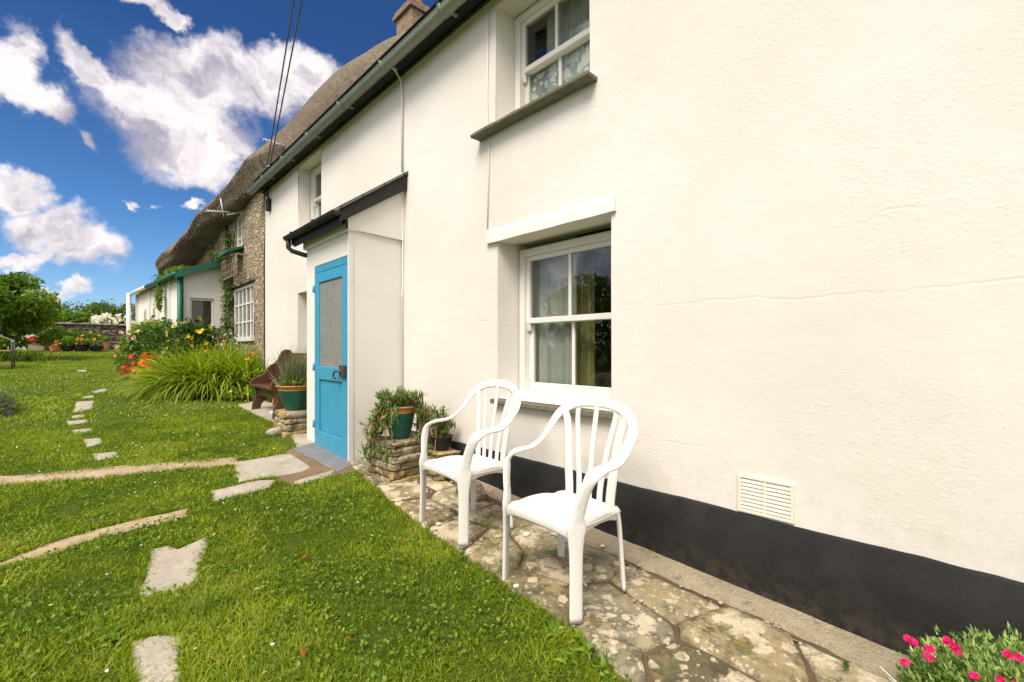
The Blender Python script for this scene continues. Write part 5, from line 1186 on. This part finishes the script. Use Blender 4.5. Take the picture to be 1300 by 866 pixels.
# ------------------------------------------------------------------ round tree at the left
def tree(name, label, x, y, blobs, nleaf, size, mt, trunk_r=.06, cat='tree', limbs=14, nst=1, group=None):
    gz = zgf(x, y); e = empty(name, (x, y, gz), label, cat, group); mb = MB()
    cz = np.mean([b[2] for b in blobs]); rnd = random.Random(int(x * 97 + y))
    for s_ in range(nst):
        a = 2 * math.pi * s_ / max(1, nst) + .4; lean = .22 if nst > 1 else .05; top = Vector((x + math.cos(a) * lean, y + math.sin(a) * lean, gz + (cz - gz) * .62))
        b0 = Vector((x + math.cos(a) * .06 * (nst > 1), y + math.sin(a) * .06 * (nst > 1), gz - .05)); mid = b0.lerp(top, .5) + Vector((rnd.uniform(-.05, .05), rnd.uniform(-.05, .05), 0))
        mb.tube([b0, mid, top], [trunk_r, trunk_r * .75, trunk_r * .55], 9)
        for k in range(limbs // nst):
            b = rnd.choice(blobs); tip = Vector((b[0] + rnd.uniform(-.6, .6) * b[3], b[1] + rnd.uniform(-.6, .6) * b[4], b[2] + rnd.uniform(-.3, .8) * b[5])); st_ = b0.lerp(top, rnd.uniform(.55, 1))
            m1 = st_.lerp(tip, .5) + Vector((rnd.uniform(-.1, .1), rnd.uniform(-.1, .1), rnd.uniform(0, .15))); mb.tube([st_, m1, tip], [trunk_r * .38, trunk_r * .22, trunk_r * .08], 5)
    mb.build('trunk', M['bark'], e)
    P, o_, tn = blob_points(blobs, nleaf, .45); leaves('crown', M[mt], P, size, tn, e, outward=o_, wid=.55); return e
tx, ty = -1.50, 18.4; tz = 2.42; bl = []
for k in range(34):
    d = unit(rng.normal(size=(1, 3)))[0]; q = rng.uniform(.45, .95); r0 = rng.uniform(.20, .42); bl.append((tx + d[0] * 1.05 * q, ty + d[1] * 1.0 * q, tz + d[2] * .85 * q, r0 * 1.1, r0 * 1.1, r0 * .8))
for k in range(13): bl.append((tx + rng.uniform(-1, .75), ty + rng.uniform(-.6, .3), tz - .82 + rng.uniform(-.4, .25), .24, .24, .17))
tree('round_tree', 'round leafy tree with a short trunk on the left edge of the lawn', tx, ty, bl, 13000, .11, 'tree_leaf', .065, nst=3, limbs=27)
P, o_, tn = blob_points([(tx + .35, ty - .3, .95, .22, .22, .20), (tx - .2, ty - .35, .95, .35, .25, .22), (tx - .8, ty - .1, 1.0, .35, .3, .25)], 1800, .3)
e = empty('tall_grass_tuft', (tx, ty - .3, zgf(tx, ty)), 'tuft of long grass and weeds round the foot of the round tree', 'plant'); n = 900; B = np.stack([tx - .2 + rng.normal(size=n) * .4, ty - .3 + rng.normal(size=n) * .18, np.zeros(n)], 1); B[:, 2] = zg(B[:, 0], B[:, 1])
strands('blades', M['fresh_leaf'], B, rng.normal(size=(n, 3)) * [.4, .4, .1] + [0, 0, 1], .2 + .3 * rng.random(n), np.full(n, .018), np.full(n, .9), rng.random(n) * .7, e)
# ------------------------------------------------------------------ hedges and hydrangea beyond the wall
def hedge(name, label, segs, nleaf, size, mt, cat='hedge'):
    e = empty(name, (segs[0][0], segs[0][1], zgf(segs[0][0], segs[0][1])), label, cat)
    bl_ = []
    for (x, y, z, rx, ry, rz) in segs:
        for k in range(9):
            d = unit(rng.normal(size=(1, 3)))[0]; bl_.append((x + d[0] * rx * .7, y + d[1] * ry * .7, z + d[2] * rz * .7, rx * .42, ry * .42, rz * .42))
        bl_.append((x, y, z, rx * .9, ry * .9, rz * .9))
    P, o_, tn = blob_points(bl_, nleaf, .7); P[:, 2] = np.maximum(P[:, 2], zg(P[:, 0], P[:, 1])); leaves('foliage', M[mt], P, size, tn, e, outward=o_, wid=.6)
    mb = MB()
    for s_ in segs: mb.tube([(s_[0], s_[1], zgf(s_[0], s_[1]) - .1), (s_[0] + .1, s_[1], s_[2])], [.05, .03], 6)
    mb.build('stem', M['bark'], e); return e
hedge('light_green_bush', 'bright green leafy bush behind the garden wall next to the round tree', [(xat(84, 26), 26, 1.95, .8, .8, .85), (xat(103, 26), 26, 1.9, .6, .7, .8), (xat(68, 26.4), 26.4, 2.1, .6, .7, .85)], 7000, .14, 'hedge_leaf', 'bush')
hedge('far_hedge', 'long dark green hedge along the horizon behind the garden wall', [(x, 33 + (i_ % 2) * .6, 2.45 + .12 * math.sin(i_ * 1.7), 1.1, 1.1, 1.25) for i_, x in enumerate(np.arange(-8, 5.2, 1.1))], 52000, .12, 'hedge_far')
hedge('rounded_far_tree', 'low rounded tree top showing above the far hedge', [(xat(122, 36), 36, 2.5, 1.2, 1.0, 1.15), (xat(110, 36), 36, 2.3, .9, 1.0, 1.1)], 4500, .16, 'hedge_leaf', 'tree')
e = hedge('hydrangea', 'white flowering hydrangea spilling over the garden wall', [(xat(142, 25), 25, 2.12, .75, .5, .36), (xat(162, 25), 25, 2.02, .42, .4, .28), (xat(126, 25), 25, 1.98, .35, .4, .25)], 4200, .10, 'hedge_leaf', 'shrub')
C = []
for k in range(40):
    u_ = rng.uniform(118, 170); f = (u_ - 118) / 52; top = 397 + 13 * abs(f - .42) ** 1.5 * 2.2; v_ = rng.uniform(top, 412); y_ = 24.5 + rng.uniform(-.1, .3) + (412 - v_) * .02; x_ = xat(u_, y_); C.append((x_, y_, zat(v_, x_, y_)))
C = np.repeat(np.array(C), 14, 0) + rng.normal(size=(len(C) * 14, 3)) * .05; flowers('flower', M['pet_white'], C, np.full(len(C), .045), 4, e, .2, np.tile([[0, -1, .8]], (len(C), 1)), .8)
# unseen hedge added behind the viewer's left shoulder to darken the window reflections
n = 30000; P = np.stack([-9.5 + rng.normal(size=n) * .5, rng.uniform(-12, 13, n), rng.random(n) ** .8 * 3.1], 1); P[:, 2] = P[:, 2] * (1 + .12 * np.sin(P[:, 1] * 1.3)) + zg(P[:, 0], P[:, 1])
o = leaves('reflection_hedge', M['hedge_leaf'], P, .22, rng.random(n)); tag(o, 'tall unseen hedge added on the open side of the garden for the window reflections', 'hedge', kind='stuff')
# ------------------------------------------------------------------ row of pots at the garden wall
def potplant(name, label, u, y, wpx, v0, v1, body, rim, leafm, nl, hpx, fl=None, cat='plant pot', trough=False):
    x = xat(u, y); gz = zgf(x, y); d = x * SN + y * CS; r = wpx / F_PX * d / 2; h = (v1 - v0) / F_PX * d
    if trough:
        e = empty(name, (x, y, gz), label, cat); mb = MB(); mb.box(x - r, x + r, y - .16, y + .16, gz + .0, gz + h * .8); mb.box(x - r * 1.06, x + r * 1.06, y - .18, y + .18, gz + h * .8, gz + h); mb.build('body', M[body], e, bevel=.03)
    else: e = pot(name, x, y, gz, r, h, label, body, rim, 'straight', cat)
    H = hpx / F_PX * d; P, o_, tn = blob_points([(x, y, gz + h + H * .4, r * 1.15, r * 1.1, H * .6), (x - r * .6, y, gz + h + H * .3, r * .7, r * .7, H * .4), (x + r * .6, y, gz + h + H * .35, r * .6, r * .6, H * .5)], nl, .2)
    leaves('foliage', M[leafm], P, .09, tn, e, outward=o_)
    if fl: C = np.array([x, y - r * .4, gz + h + H * .45]) + rng.normal(size=(fl[1], 3)) * [r * .6, .08, H * .28]; flowers('flower', M[fl[0]], C, np.full(fl[1], fl[2]), 6, e, .4, np.tile([[0, -1, .8]], (fl[1], 1)), .7)
    return e
py = 22.6
potplant('stone_trough', 'cream stone trough full of red flowers in front of the white outbuilding', 45, 22.9, 17, 436, 447, 'cream_stone', 'cream_stone', 'hedge_leaf', 260, 6, ('pet_red', 130, .05), 'planter', True)
potplant('terracotta_pot', 'terracotta pot at the left end of the row by the wall', 70, py, 12, 438, 446, 'terracotta', 'terracotta', 'hedge_leaf', 300, 7, ('pet_orange', 14, .05))
potplant('black_pot', 'leftmost black pot in the row, under spiky bright leaves', 86, py, 12, 438.5, 446, 'black_plastic', 'black_plastic', 'fresh_leaf', 520, 14)
potplant('black_pot', 'middle black pot in the row with an orange red plant', 103, py, 15, 437, 446, 'black_plastic', 'black_plastic', 'fresh_leaf', 420, 8, ('pet_orange', 16, .04))
potplant('black_pot', 'rightmost black pot in the row with a grey green mound', 122, py, 13, 439, 446, 'black_plastic', 'black_plastic', 'grey_leaf', 420, 7)
potplant('terracotta_pot', 'tall terracotta pot at the right end of the row by the wall', 134.5, py, 7, 434, 446, 'terracotta', 'terracotta', 'fresh_leaf', 260, 7)
# plants trained on the wall behind the pots
e = shrub('wall_border_plants', 'pale flowered green plants growing against the garden wall behind the pots', [(xat(72, 23.6), 23.6, 1.5, .4, .2, .45), (xat(95, 23.6), 23.6, 1.45, .5, .2, .4), (xat(118, 23.6), 23.6, 1.4, .4, .2, .3), (xat(60, 23.5), 23.5, 1.5, .25, .2, .6)], 3000, .09, 'tree_leaf', [('pet_yellow', 9, .06, 6, [1, 2]), ('pet_pink', 10, .06, 6, [0])])
P = None
# garden bench with yellow slat at left edge
gb = empty('slatted_garden_bench', (xat(8, 15.3), 15.3, zgf(-1.2, 15.3)), 'metal framed garden bench with yellow pine slats cut by the left edge of the picture', 'bench')
bx1 = xat(15.5, 15.3); gz = zgf(-1.2, 15.3)
for yy in (15.25, 15.75):
    for xx in (bx1, bx1 - 1.25):
        mb = MB(); mb.tube([(xx, yy, gz), (xx, yy, gz + (.66 if yy > 15.5 else .62))], .014, 8); mb.build('leg', M['iron'], gb)
for yy in (15.2, 15.38, 15.56, 15.74):
    mb = MB(); mb.box(bx1 - 1.3, bx1 - .02, yy, yy + .13, gz + .40, gz + .425); mb.build('seat_slat', M['pine'], gb, bevel=.004)
mb = MB(); mb.box(bx1 - 1.3, bx1 + .01, 15.24, 15.27, gz + .10, gz + .13); mb.build('lower_rail', M['grey_wood'], gb)
mb = MB(); mb.tube([(bx1, 15.75, gz + .64), (bx1 - .30, 15.25, gz + .80), (bx1 - .5, 15.2, gz + .9)], .014, 8); mb.tube([(bx1, 15.75, gz + .64), (bx1, 15.25, gz + .62)], .014, 8); mb.build('arm', M['aluminium'], gb)
shrub('purple_flowered_plant', 'low dark plant with purple flowers at the left edge of the lawn', [(xat(-2, 8.5), 8.5, .42, .16, .22, .14), (xat(-18, 8.3), 8.3, .42, .22, .25, .2), (xat(3, 8.2), 8.15, .34, .10, .12, .05)], 1300, .045, 'grey_leaf', [('pet_purple', 26, .022, 6, [0, 1, 2])])
# ------------------------------------------------------------------ aerials, cables, boxes
ae = empty('tv_aerial', (WX - .02, 9.9, 3.62), 'long spiky television aerial sticking out from the stone wall under the thatch', 'aerial')
ax0, ay, az = WX - .02, 9.9, zat(269, WX, 9.9)
axe = xat(262, 9.9); aze = zat(274, axe, 9.9)
mb = MB(); mb.tube([(ax0, ay, az), (xat(288, ay), ay, zat(273, xat(288, ay), ay))], .017, 8); mb.box(ax0 - .03, ax0 + .03, ay - .05, ay + .05, az - .06, az + .05); mb.build('arm', M['aluminium'], ae)
mb = MB(); mx_, mz_ = xat(284, ay), zat(272, xat(284, ay), ay); mb.tube([(mx_, ay, mz_ - .05), (mx_ - .05, ay, mz_ + .28)], .012, 8); mb.build('mast', M['aluminium'], ae)
mb = MB(); mb.tube([(mx_ + .12, ay, mz_ + .06), (axe - .05, ay - .3, aze + .02)], .010, 6); mb.build('boom', M['aluminium'], ae)
for k in range(9):
    f = k / 8; bx_, by_, bz_ = mx_ + .10 + (axe - .03 - mx_ - .10) * f, ay - .29 * f, mz_ + .06 + (aze - mz_ - .04) * f; mb = MB(); mb.tube([(bx_ - .05, by_ - .17 + .06 * f, bz_ - .05), (bx_ + .05, by_ + .17 - .06 * f, bz_ + .05)], .007, 5); mb.build('rod', M['aluminium'], ae)
ay2 = 8.25; ax2 = xat(357, ay2); az2 = zat(217, ax2, ay2)
ae2 = empty('tv_aerial', (ax2, ay2, az2), 'small white television aerial clamped to the far end of the gutter', 'aerial')
mb = MB(); mb.tube([(WX - .05, ay2, zat(213, WX, ay2)), (ax2, ay2, zat(208, ax2, ay2)), (ax2 - .0, ay2, zat(183, ax2, ay2))], .013, 8); mb.build('mast', M['cable_white'], ae2)
z1, z2 = zat(185, ax2, ay2), zat(201, ax2, ay2)
mb = MB(); mb.tube([(ax2 + .08, ay2, z1), (ax2 - .30, ay2 - .12, z1 - .02)], .008, 6); mb.build('boom', M['cable_white'], ae2)
for k in range(7): mb = MB(); f = k / 6; mb.tube([(ax2 + .06 - .34 * f, ay2 - .11 * f - .10, z1 - .02 * f - .02), (ax2 + .06 - .34 * f, ay2 - .11 * f + .10, z1 - .02 * f + .02)], .007, 5); mb.build('rod', M['cable_white'], ae2)
mb = MB(); mb.box(ax2 - .10, ax2 - .03, ay2 - .03, ay2, z2 - .07, z2 + .07); mb.build('connector_box', M['cable_white'], ae2, bevel=.006)
P0 = Vector((WX - .04, 8.45, 3.76)); P1 = Vector((1.66, 5.27, 4.85)); dv = (P1 - P0)
for k, (o1, o2, lb) in enumerate([((0, 0, 0), (.0, 0, 0), 'left one of the two grey overhead cables running up from the cottage corner'), ((.03, 0, .0), (.075, 0, .0), 'right one of the two grey overhead cables running up from the cottage corner')]):
    pts = [P0 + dv * (4.2 * j / 12) + Vector(o1).lerp(Vector(o2), min(2.5, 4.2 * j / 12)) + Vector((0, 0, -.10 * math.sin(math.pi * j / 12))) for j in range(13)]
    mb = MB(); mb.tube(pts, .0085, 6); tag(mb.build('overhead_cable', M['cable_grey']), lb, 'cable')
br = MB(); br.tube([(WX, 8.5, 3.74), (WX - .10, 8.46, 3.77), (WX - .12, 8.44, 3.71), (WX - .02, 8.42, 3.66), (WX - .02, 8.35, 3.62)], .014, 6); br.lathe([(0, 0), (.028, 0), (.03, .03), (.018, .06), (0, .07)], (WX - .06, 8.46, 3.72), 10)
tag(br.build('cable_bracket', M['iron']), 'dark cable bracket on the corner where the white and stone cottages meet', 'bracket')
jb = MB(); jb.box(WX - .055, WX - .0, 8.16, 8.27, 3.34, 3.53); jb.tube([(WX - .03, 8.2, 3.53), (WX - .04, 8.25, 3.66), (WX - .03, 8.33, 3.78)], .016, 6)
tag(jb.build('junction_box', M['black_paint'], bevel=.006), 'black junction box high on the far corner of the white wall', 'box')
# ------------------------------------------------------------------ curtains and things inside the lower window
def curtain(name, X, y0, y1, z0, z1, mt, label, amp=.02, waves=5, slack=.0):
    nx_ = 60; vs = []; fs = []
    for i in range(nx_ + 1):
        f = i / nx_; y = y0 + (y1 - y0) * f
        for z, k in ((z0, 1.2), ((z0 + z1) / 2, 1), (z1, .7)): vs.append((X + amp * k * math.sin(f * waves * 2 * math.pi + .6 * math.sin(f * 9)), y, z))
    for i in range(nx_):
        for k in range(2): fs.append((i * 3 + k, i * 3 + k + 1, i * 3 + k + 4, i * 3 + k + 3))
    mb = MB(); mb.add(vs, fs, True); return tag(mb.build(name, mt), label, 'curtain')
M['voile'] = mat('grey_white_voile', lambda g: g.n('ShaderNodeMixShader', {0: .62, 1: g.n('ShaderNodeBsdfTransparent').outputs[0], 2: g.pbr((.70, .70, .66), .9)}).outputs[0])
curtain('window_curtain', 2.66, 2.02, 2.24, .72, 1.9, M['curtain_yellow'], 'bunched yellow and green patterned curtain inside the lower window', .022, 4)
curtain('net_curtain', 2.56, 2.10, 2.60, .74, 1.9, M['voile'], 'pale net curtain behind the left panes of the lower window', .012, 4)
curtain('lace_curtain', 2.507, 1.80, 2.56, 2.72, 3.16, M['lace'], 'white rose patterned lace curtain in the upper window', .006, 3)
curtain('net_curtain', 2.53, 1.80, 2.36, 2.74, 3.62, M['voile'], 'plain pale net curtain behind the right pane of the upper window', .015, 5)
curtain('net_curtain', WX + .30, 6.06, 6.82, 2.78, 3.62, M['voile'], 'pale net curtain in the small upstairs window over the porch', .015, 6)
mb = MB(); mb.box(2.58, 3.0, 1.5, 2.6, .66, .735); tag(mb.build('inner_sill', M['white_wood']), 'deep white inner window board behind the lower window', 'window board')
for (px_, py_, lb, fm) in [(2.72, 1.84, 'small plant pot on the window board, at the right of the lower window', 'iceplant'), (2.70, 2.42, 'little ornament plant on the window board, at the left of the lower window', 'bush_lime')]:
    e = pot('indoor_pot', px_, py_, .737, .035, .05, lb, 'terracotta', 'terracotta', 'straight'); P, o_, tn = blob_points([(px_, py_, .80, .06, .06, .04)], 180, .1); leaves('foliage', M[fm], P, .025, tn, e)
mb = MB(); mb.box(3.5, 3.53, .9, 1.7, 1.0, 1.75); mb.box(4.6, 4.8, 2.0, 3.0, .2, 1.9)
tag(mb.build('framed_picture', M['brown_wood']), 'dark furniture shape deep inside the room', 'furniture')
# ------------------------------------------------------------------ lawn: grass blades, clover, daisies
def scatter(n_, r0, r1, az0, az1, p=1.0, extra=None):
    r = (r0 ** 2 + (r1 ** 2 - r0 ** 2) * rng.random(n_)) ** .5 if p == 1 else r0 + (r1 - r0) * rng.random(n_) ** p
    a = np.radians(rng.uniform(az0, az1, n_)); x = r * np.sin(a); y = r * np.cos(a); ok = (x < 2.2) & (y < 23.9)
    ok &= ~((x > 1.42) & (y > 3.6)) | ((x < 2.15) & (y > 5.3) & (y < 8.7))
    ok &= ~((y > 11) & (x > .95)); ok &= ~((y > 23.2) & (x < -1.2))
    j = rng.normal(size=(2, n_)) * .026
    for P_ in EXCL: ok &= ~inpoly(x + j[0], y + j[1], P_)
    return x[ok], y[ok]
GV = []
def grass(n_, r0, r1, az0, az1, h, w, seg, name='lawn_grass'):
    x, y = scatter(n_, r0, r1, az0, az1); n2 = len(x); z = zg(x, y) - .004
    pat = np.array([mnoise.noise(Vector((a * 1.6, b * 1.6, 5))) for a, b in zip(x, y)]); pat2 = np.array([mnoise.noise(Vector((a * 7, b * 7, 9))) for a, b in zip(x, y)])
    hh = h * (.4 + 1.0 * rng.random(n2)) * (1 + .5 * pat + .6 * pat2)
    lean = np.stack([rng.normal(size=n2) * .55 + pat2 * .4, rng.normal(size=n2) * .55 + pat * .3, np.ones(n2)], 1)
    tone = np.clip(.44 + .50 * pat + .34 * pat2 + .27 * rng.normal(size=n2), 0, .97); tone[rng.random(n2) < .03] = 1.0
    o = strands(name, M['grass'], np.stack([x, y, z], 1), lean, np.maximum(hh, .008), w * (.7 + .6 * rng.random(n2)), .9 + .8 * rng.random(n2), tone, seg=seg)
    tag(o, None, None, kind='stuff'); o['label'] = {0: 'short green mown grass of the near lawn', 1: 'short green grass of the middle lawn', 2: 'short green grass of the far lawn'}[min(2, len(GV))]; o['category'] = 'grass'; GV.append(o); return o
grass(250000, .35, 3.0, -38, 100, .034, .0034, 3)
grass(210000, 3.0, 7.0, -28, 34, .036, .0055, 2)
grass(150000, 7.0, 24.5, -16, 22, .042, .013, 2)
# longer unmown fringe where the mower misses, along paving, slabs and paths
ex, ey, eo = [], [], []
for pi_, P_ in enumerate(EXCL):
    for a in range(len(P_)):
        p, q = np.array(P_[a]), np.array(P_[(a + 1) % len(P_)]); ln = float(np.linalg.norm(q - p)); mid = (p + q) / 2
        if mid[0] > 2.0 or ln > 4 or mid[1] < -.6: continue
        m_ = int(ln * (1500 if math.hypot(*mid) < 4 else 500)); t_ = rng.random((m_, 1)); X_ = p + (q - p) * t_; nrm_ = np.array([q[1] - p[1], p[0] - q[0]]) / (ln + 1e-6)
        cN = np.mean(np.array(P_), 0); sg = 1 if np.dot(mid - cN, nrm_) > 0 else -1
        X_ = X_ + nrm_ * sg * (.004 + .028 * rng.random((m_, 1))); ex.append(X_[:, 0]); ey.append(X_[:, 1]); eo.append(np.repeat(-nrm_[None] * sg, m_, 0))
ex, ey, eo = np.concatenate(ex), np.concatenate(ey), np.concatenate(eo); ok = np.ones(len(ex), bool)
for P_ in EXCL: ok &= ~inpoly(ex, ey, P_)
ok &= rng.random(len(ex)) < .25 + .9 * np.array([mnoise.noise(Vector((a * 5, b * 5, 3))) + .35 for a, b in zip(ex, ey)])
ex, ey, eo = ex[ok], ey[ok], eo[ok]; n = len(ex)
o = strands('edge_grass', M['grass'], np.stack([ex, ey, zg(ex, ey) - .004], 1), np.concatenate([eo * rng.uniform(-.2, .9, (n, 1)), np.ones((n, 1))], 1) + rng.normal(size=(n, 3)) * [.4, .4, 0], .022 + .034 * rng.random(n), np.full(n, .0042), 1.0 + .8 * rng.random(n), np.clip(.4 + .3 * rng.normal(size=n), 0, .97), seg=3, kind='stuff'); o['label'] = 'longer grass fringe along the edges of paving, slabs and sandy paths'; o['category'] = 'grass'
# broad leaved weeds and clover
x, y = scatter(26000, 1.0, 4.6, -20, 60); k_ = np.array([mnoise.noise(Vector((a * 2.2, b * 2.2, 31))) for a, b in zip(x, y)]) > .10 * rng.normal(size=len(x)); x, y = x[k_], y[k_]; n = len(x)
B = np.stack([x, y, zg(x, y) + .022 + .014 * rng.random(n)], 1); o = leaves('clover', M['fresh_leaf'], B, .017, rng.random(n) * .8, None, up=2.2, wid=.75, kind='stuff'); o['label'] = 'clover and small broad leaves growing in the near lawn'; o['category'] = 'clover'
C = []
wv_ = [gp(u, v) for u, v in [(735, 815), (748, 830), (705, 806), (138, 812), (770, 850), (722, 842), (148, 822)]]
n = len(wv_) * 16; B = np.repeat(np.array([[p.x, p.y, p.z + .01] for p in wv_]), 16, 0) + rng.normal(size=(n, 3)) * [.010, .010, .0]; D = rng.normal(size=(n, 3)) * [.9, .9, .1] + [0, 0, .9]
o = strands('dandelion_leaves', M['fresh_leaf'], B, D, .03 + .035 * rng.random(n), .014 + .01 * rng.random(n), np.full(n, 1.3), .3 + .6 * rng.random(n), seg=4, kind='stuff'); o['label'] = 'rosettes of dandelion like leaves near the paving edge'; o['category'] = 'weeds'
x, y = scatter(300, 1.2, 4, -20, 50); x2, y2 = scatter(1700, 4, 13, -14, 20); k2 = np.array([mnoise.noise(Vector((a * .7, b * .7, 77))) for a, b in zip(x2, y2)]) > .0; x = np.concatenate([x[:70], x2[k2]]); y = np.concatenate([y[:70], y2[k2]]); n = len(x)
C = np.stack([x, y, zg(x, y) + .035 + .012 * rng.random(n)], 1); o = flowers('daisies', M['pet_white'], C, .005 + .003 * rng.random(n), 7, None, .25, None, .8); o['kind'] = 'stuff'; o['label'] = 'tiny white daisies and clover heads dotted over the lawn'; o['category'] = 'daisies'
for k, (u, v, lb) in enumerate([(387, 708, 'curled brown leaf on the near lawn, halfway between the notched stone and the far chair'), (385, 834, 'small orange leaf on the lawn near the bottom edge'), (447, 816, 'pale orange leaf on the lawn, right of the bottom stepping stone'), (541, 690, 'reddish dead leaf at the paving edge by the far chair'), (485, 603, 'brown leaf on the paving near the stone stack'), (1074, 846, 'green fallen leaf on the cement strip beside the magenta flowers')]):
    c = gp(u, v, .035 if k < 3 else .03); mb = MB(); a = k * 1.3; s_ = .022; d1 = Vector((math.cos(a), math.sin(a), .15)) * s_; d2 = Vector((-math.sin(a), math.cos(a), .1)) * s_ * .45
    mb.add([c - d1, c + d2 + Vector((0, 0, .006)), c + d1 + Vector((0, 0, .008)), c - d2 + Vector((0, 0, .004)), c + Vector((0, 0, -.002))], [(0, 1, 4), (1, 2, 4), (2, 3, 4), (3, 0, 4)], True); tag(mb.build('fallen_leaf', M['brown_leaf'] if k < 5 else M['hedge_leaf'], solidify=.0008), lb, 'leaf')
# grit and small chips on the paving bed
rnd = random.Random(4); mb = MB()
for k in range(420):
    y = rnd.uniform(-.2, 3.85); x = rnd.uniform(1.25, 2.15)
    if not inpoly(np.array([x]), np.array([y]), pave)[0]: continue
    r_ = rnd.uniform(.003, .011); mb.rock((x, y, zgf(x, y) + .012 + r_ * .3), (r_ * 1.2, r_, r_ * .6), k, .8, .15, 7, 5, rnd.random() * 3)
o = mb.build('grit', M['flag']); o['kind'] = 'stuff'; o['label'] = 'small stone chips scattered over the paving'; o['category'] = 'grit'
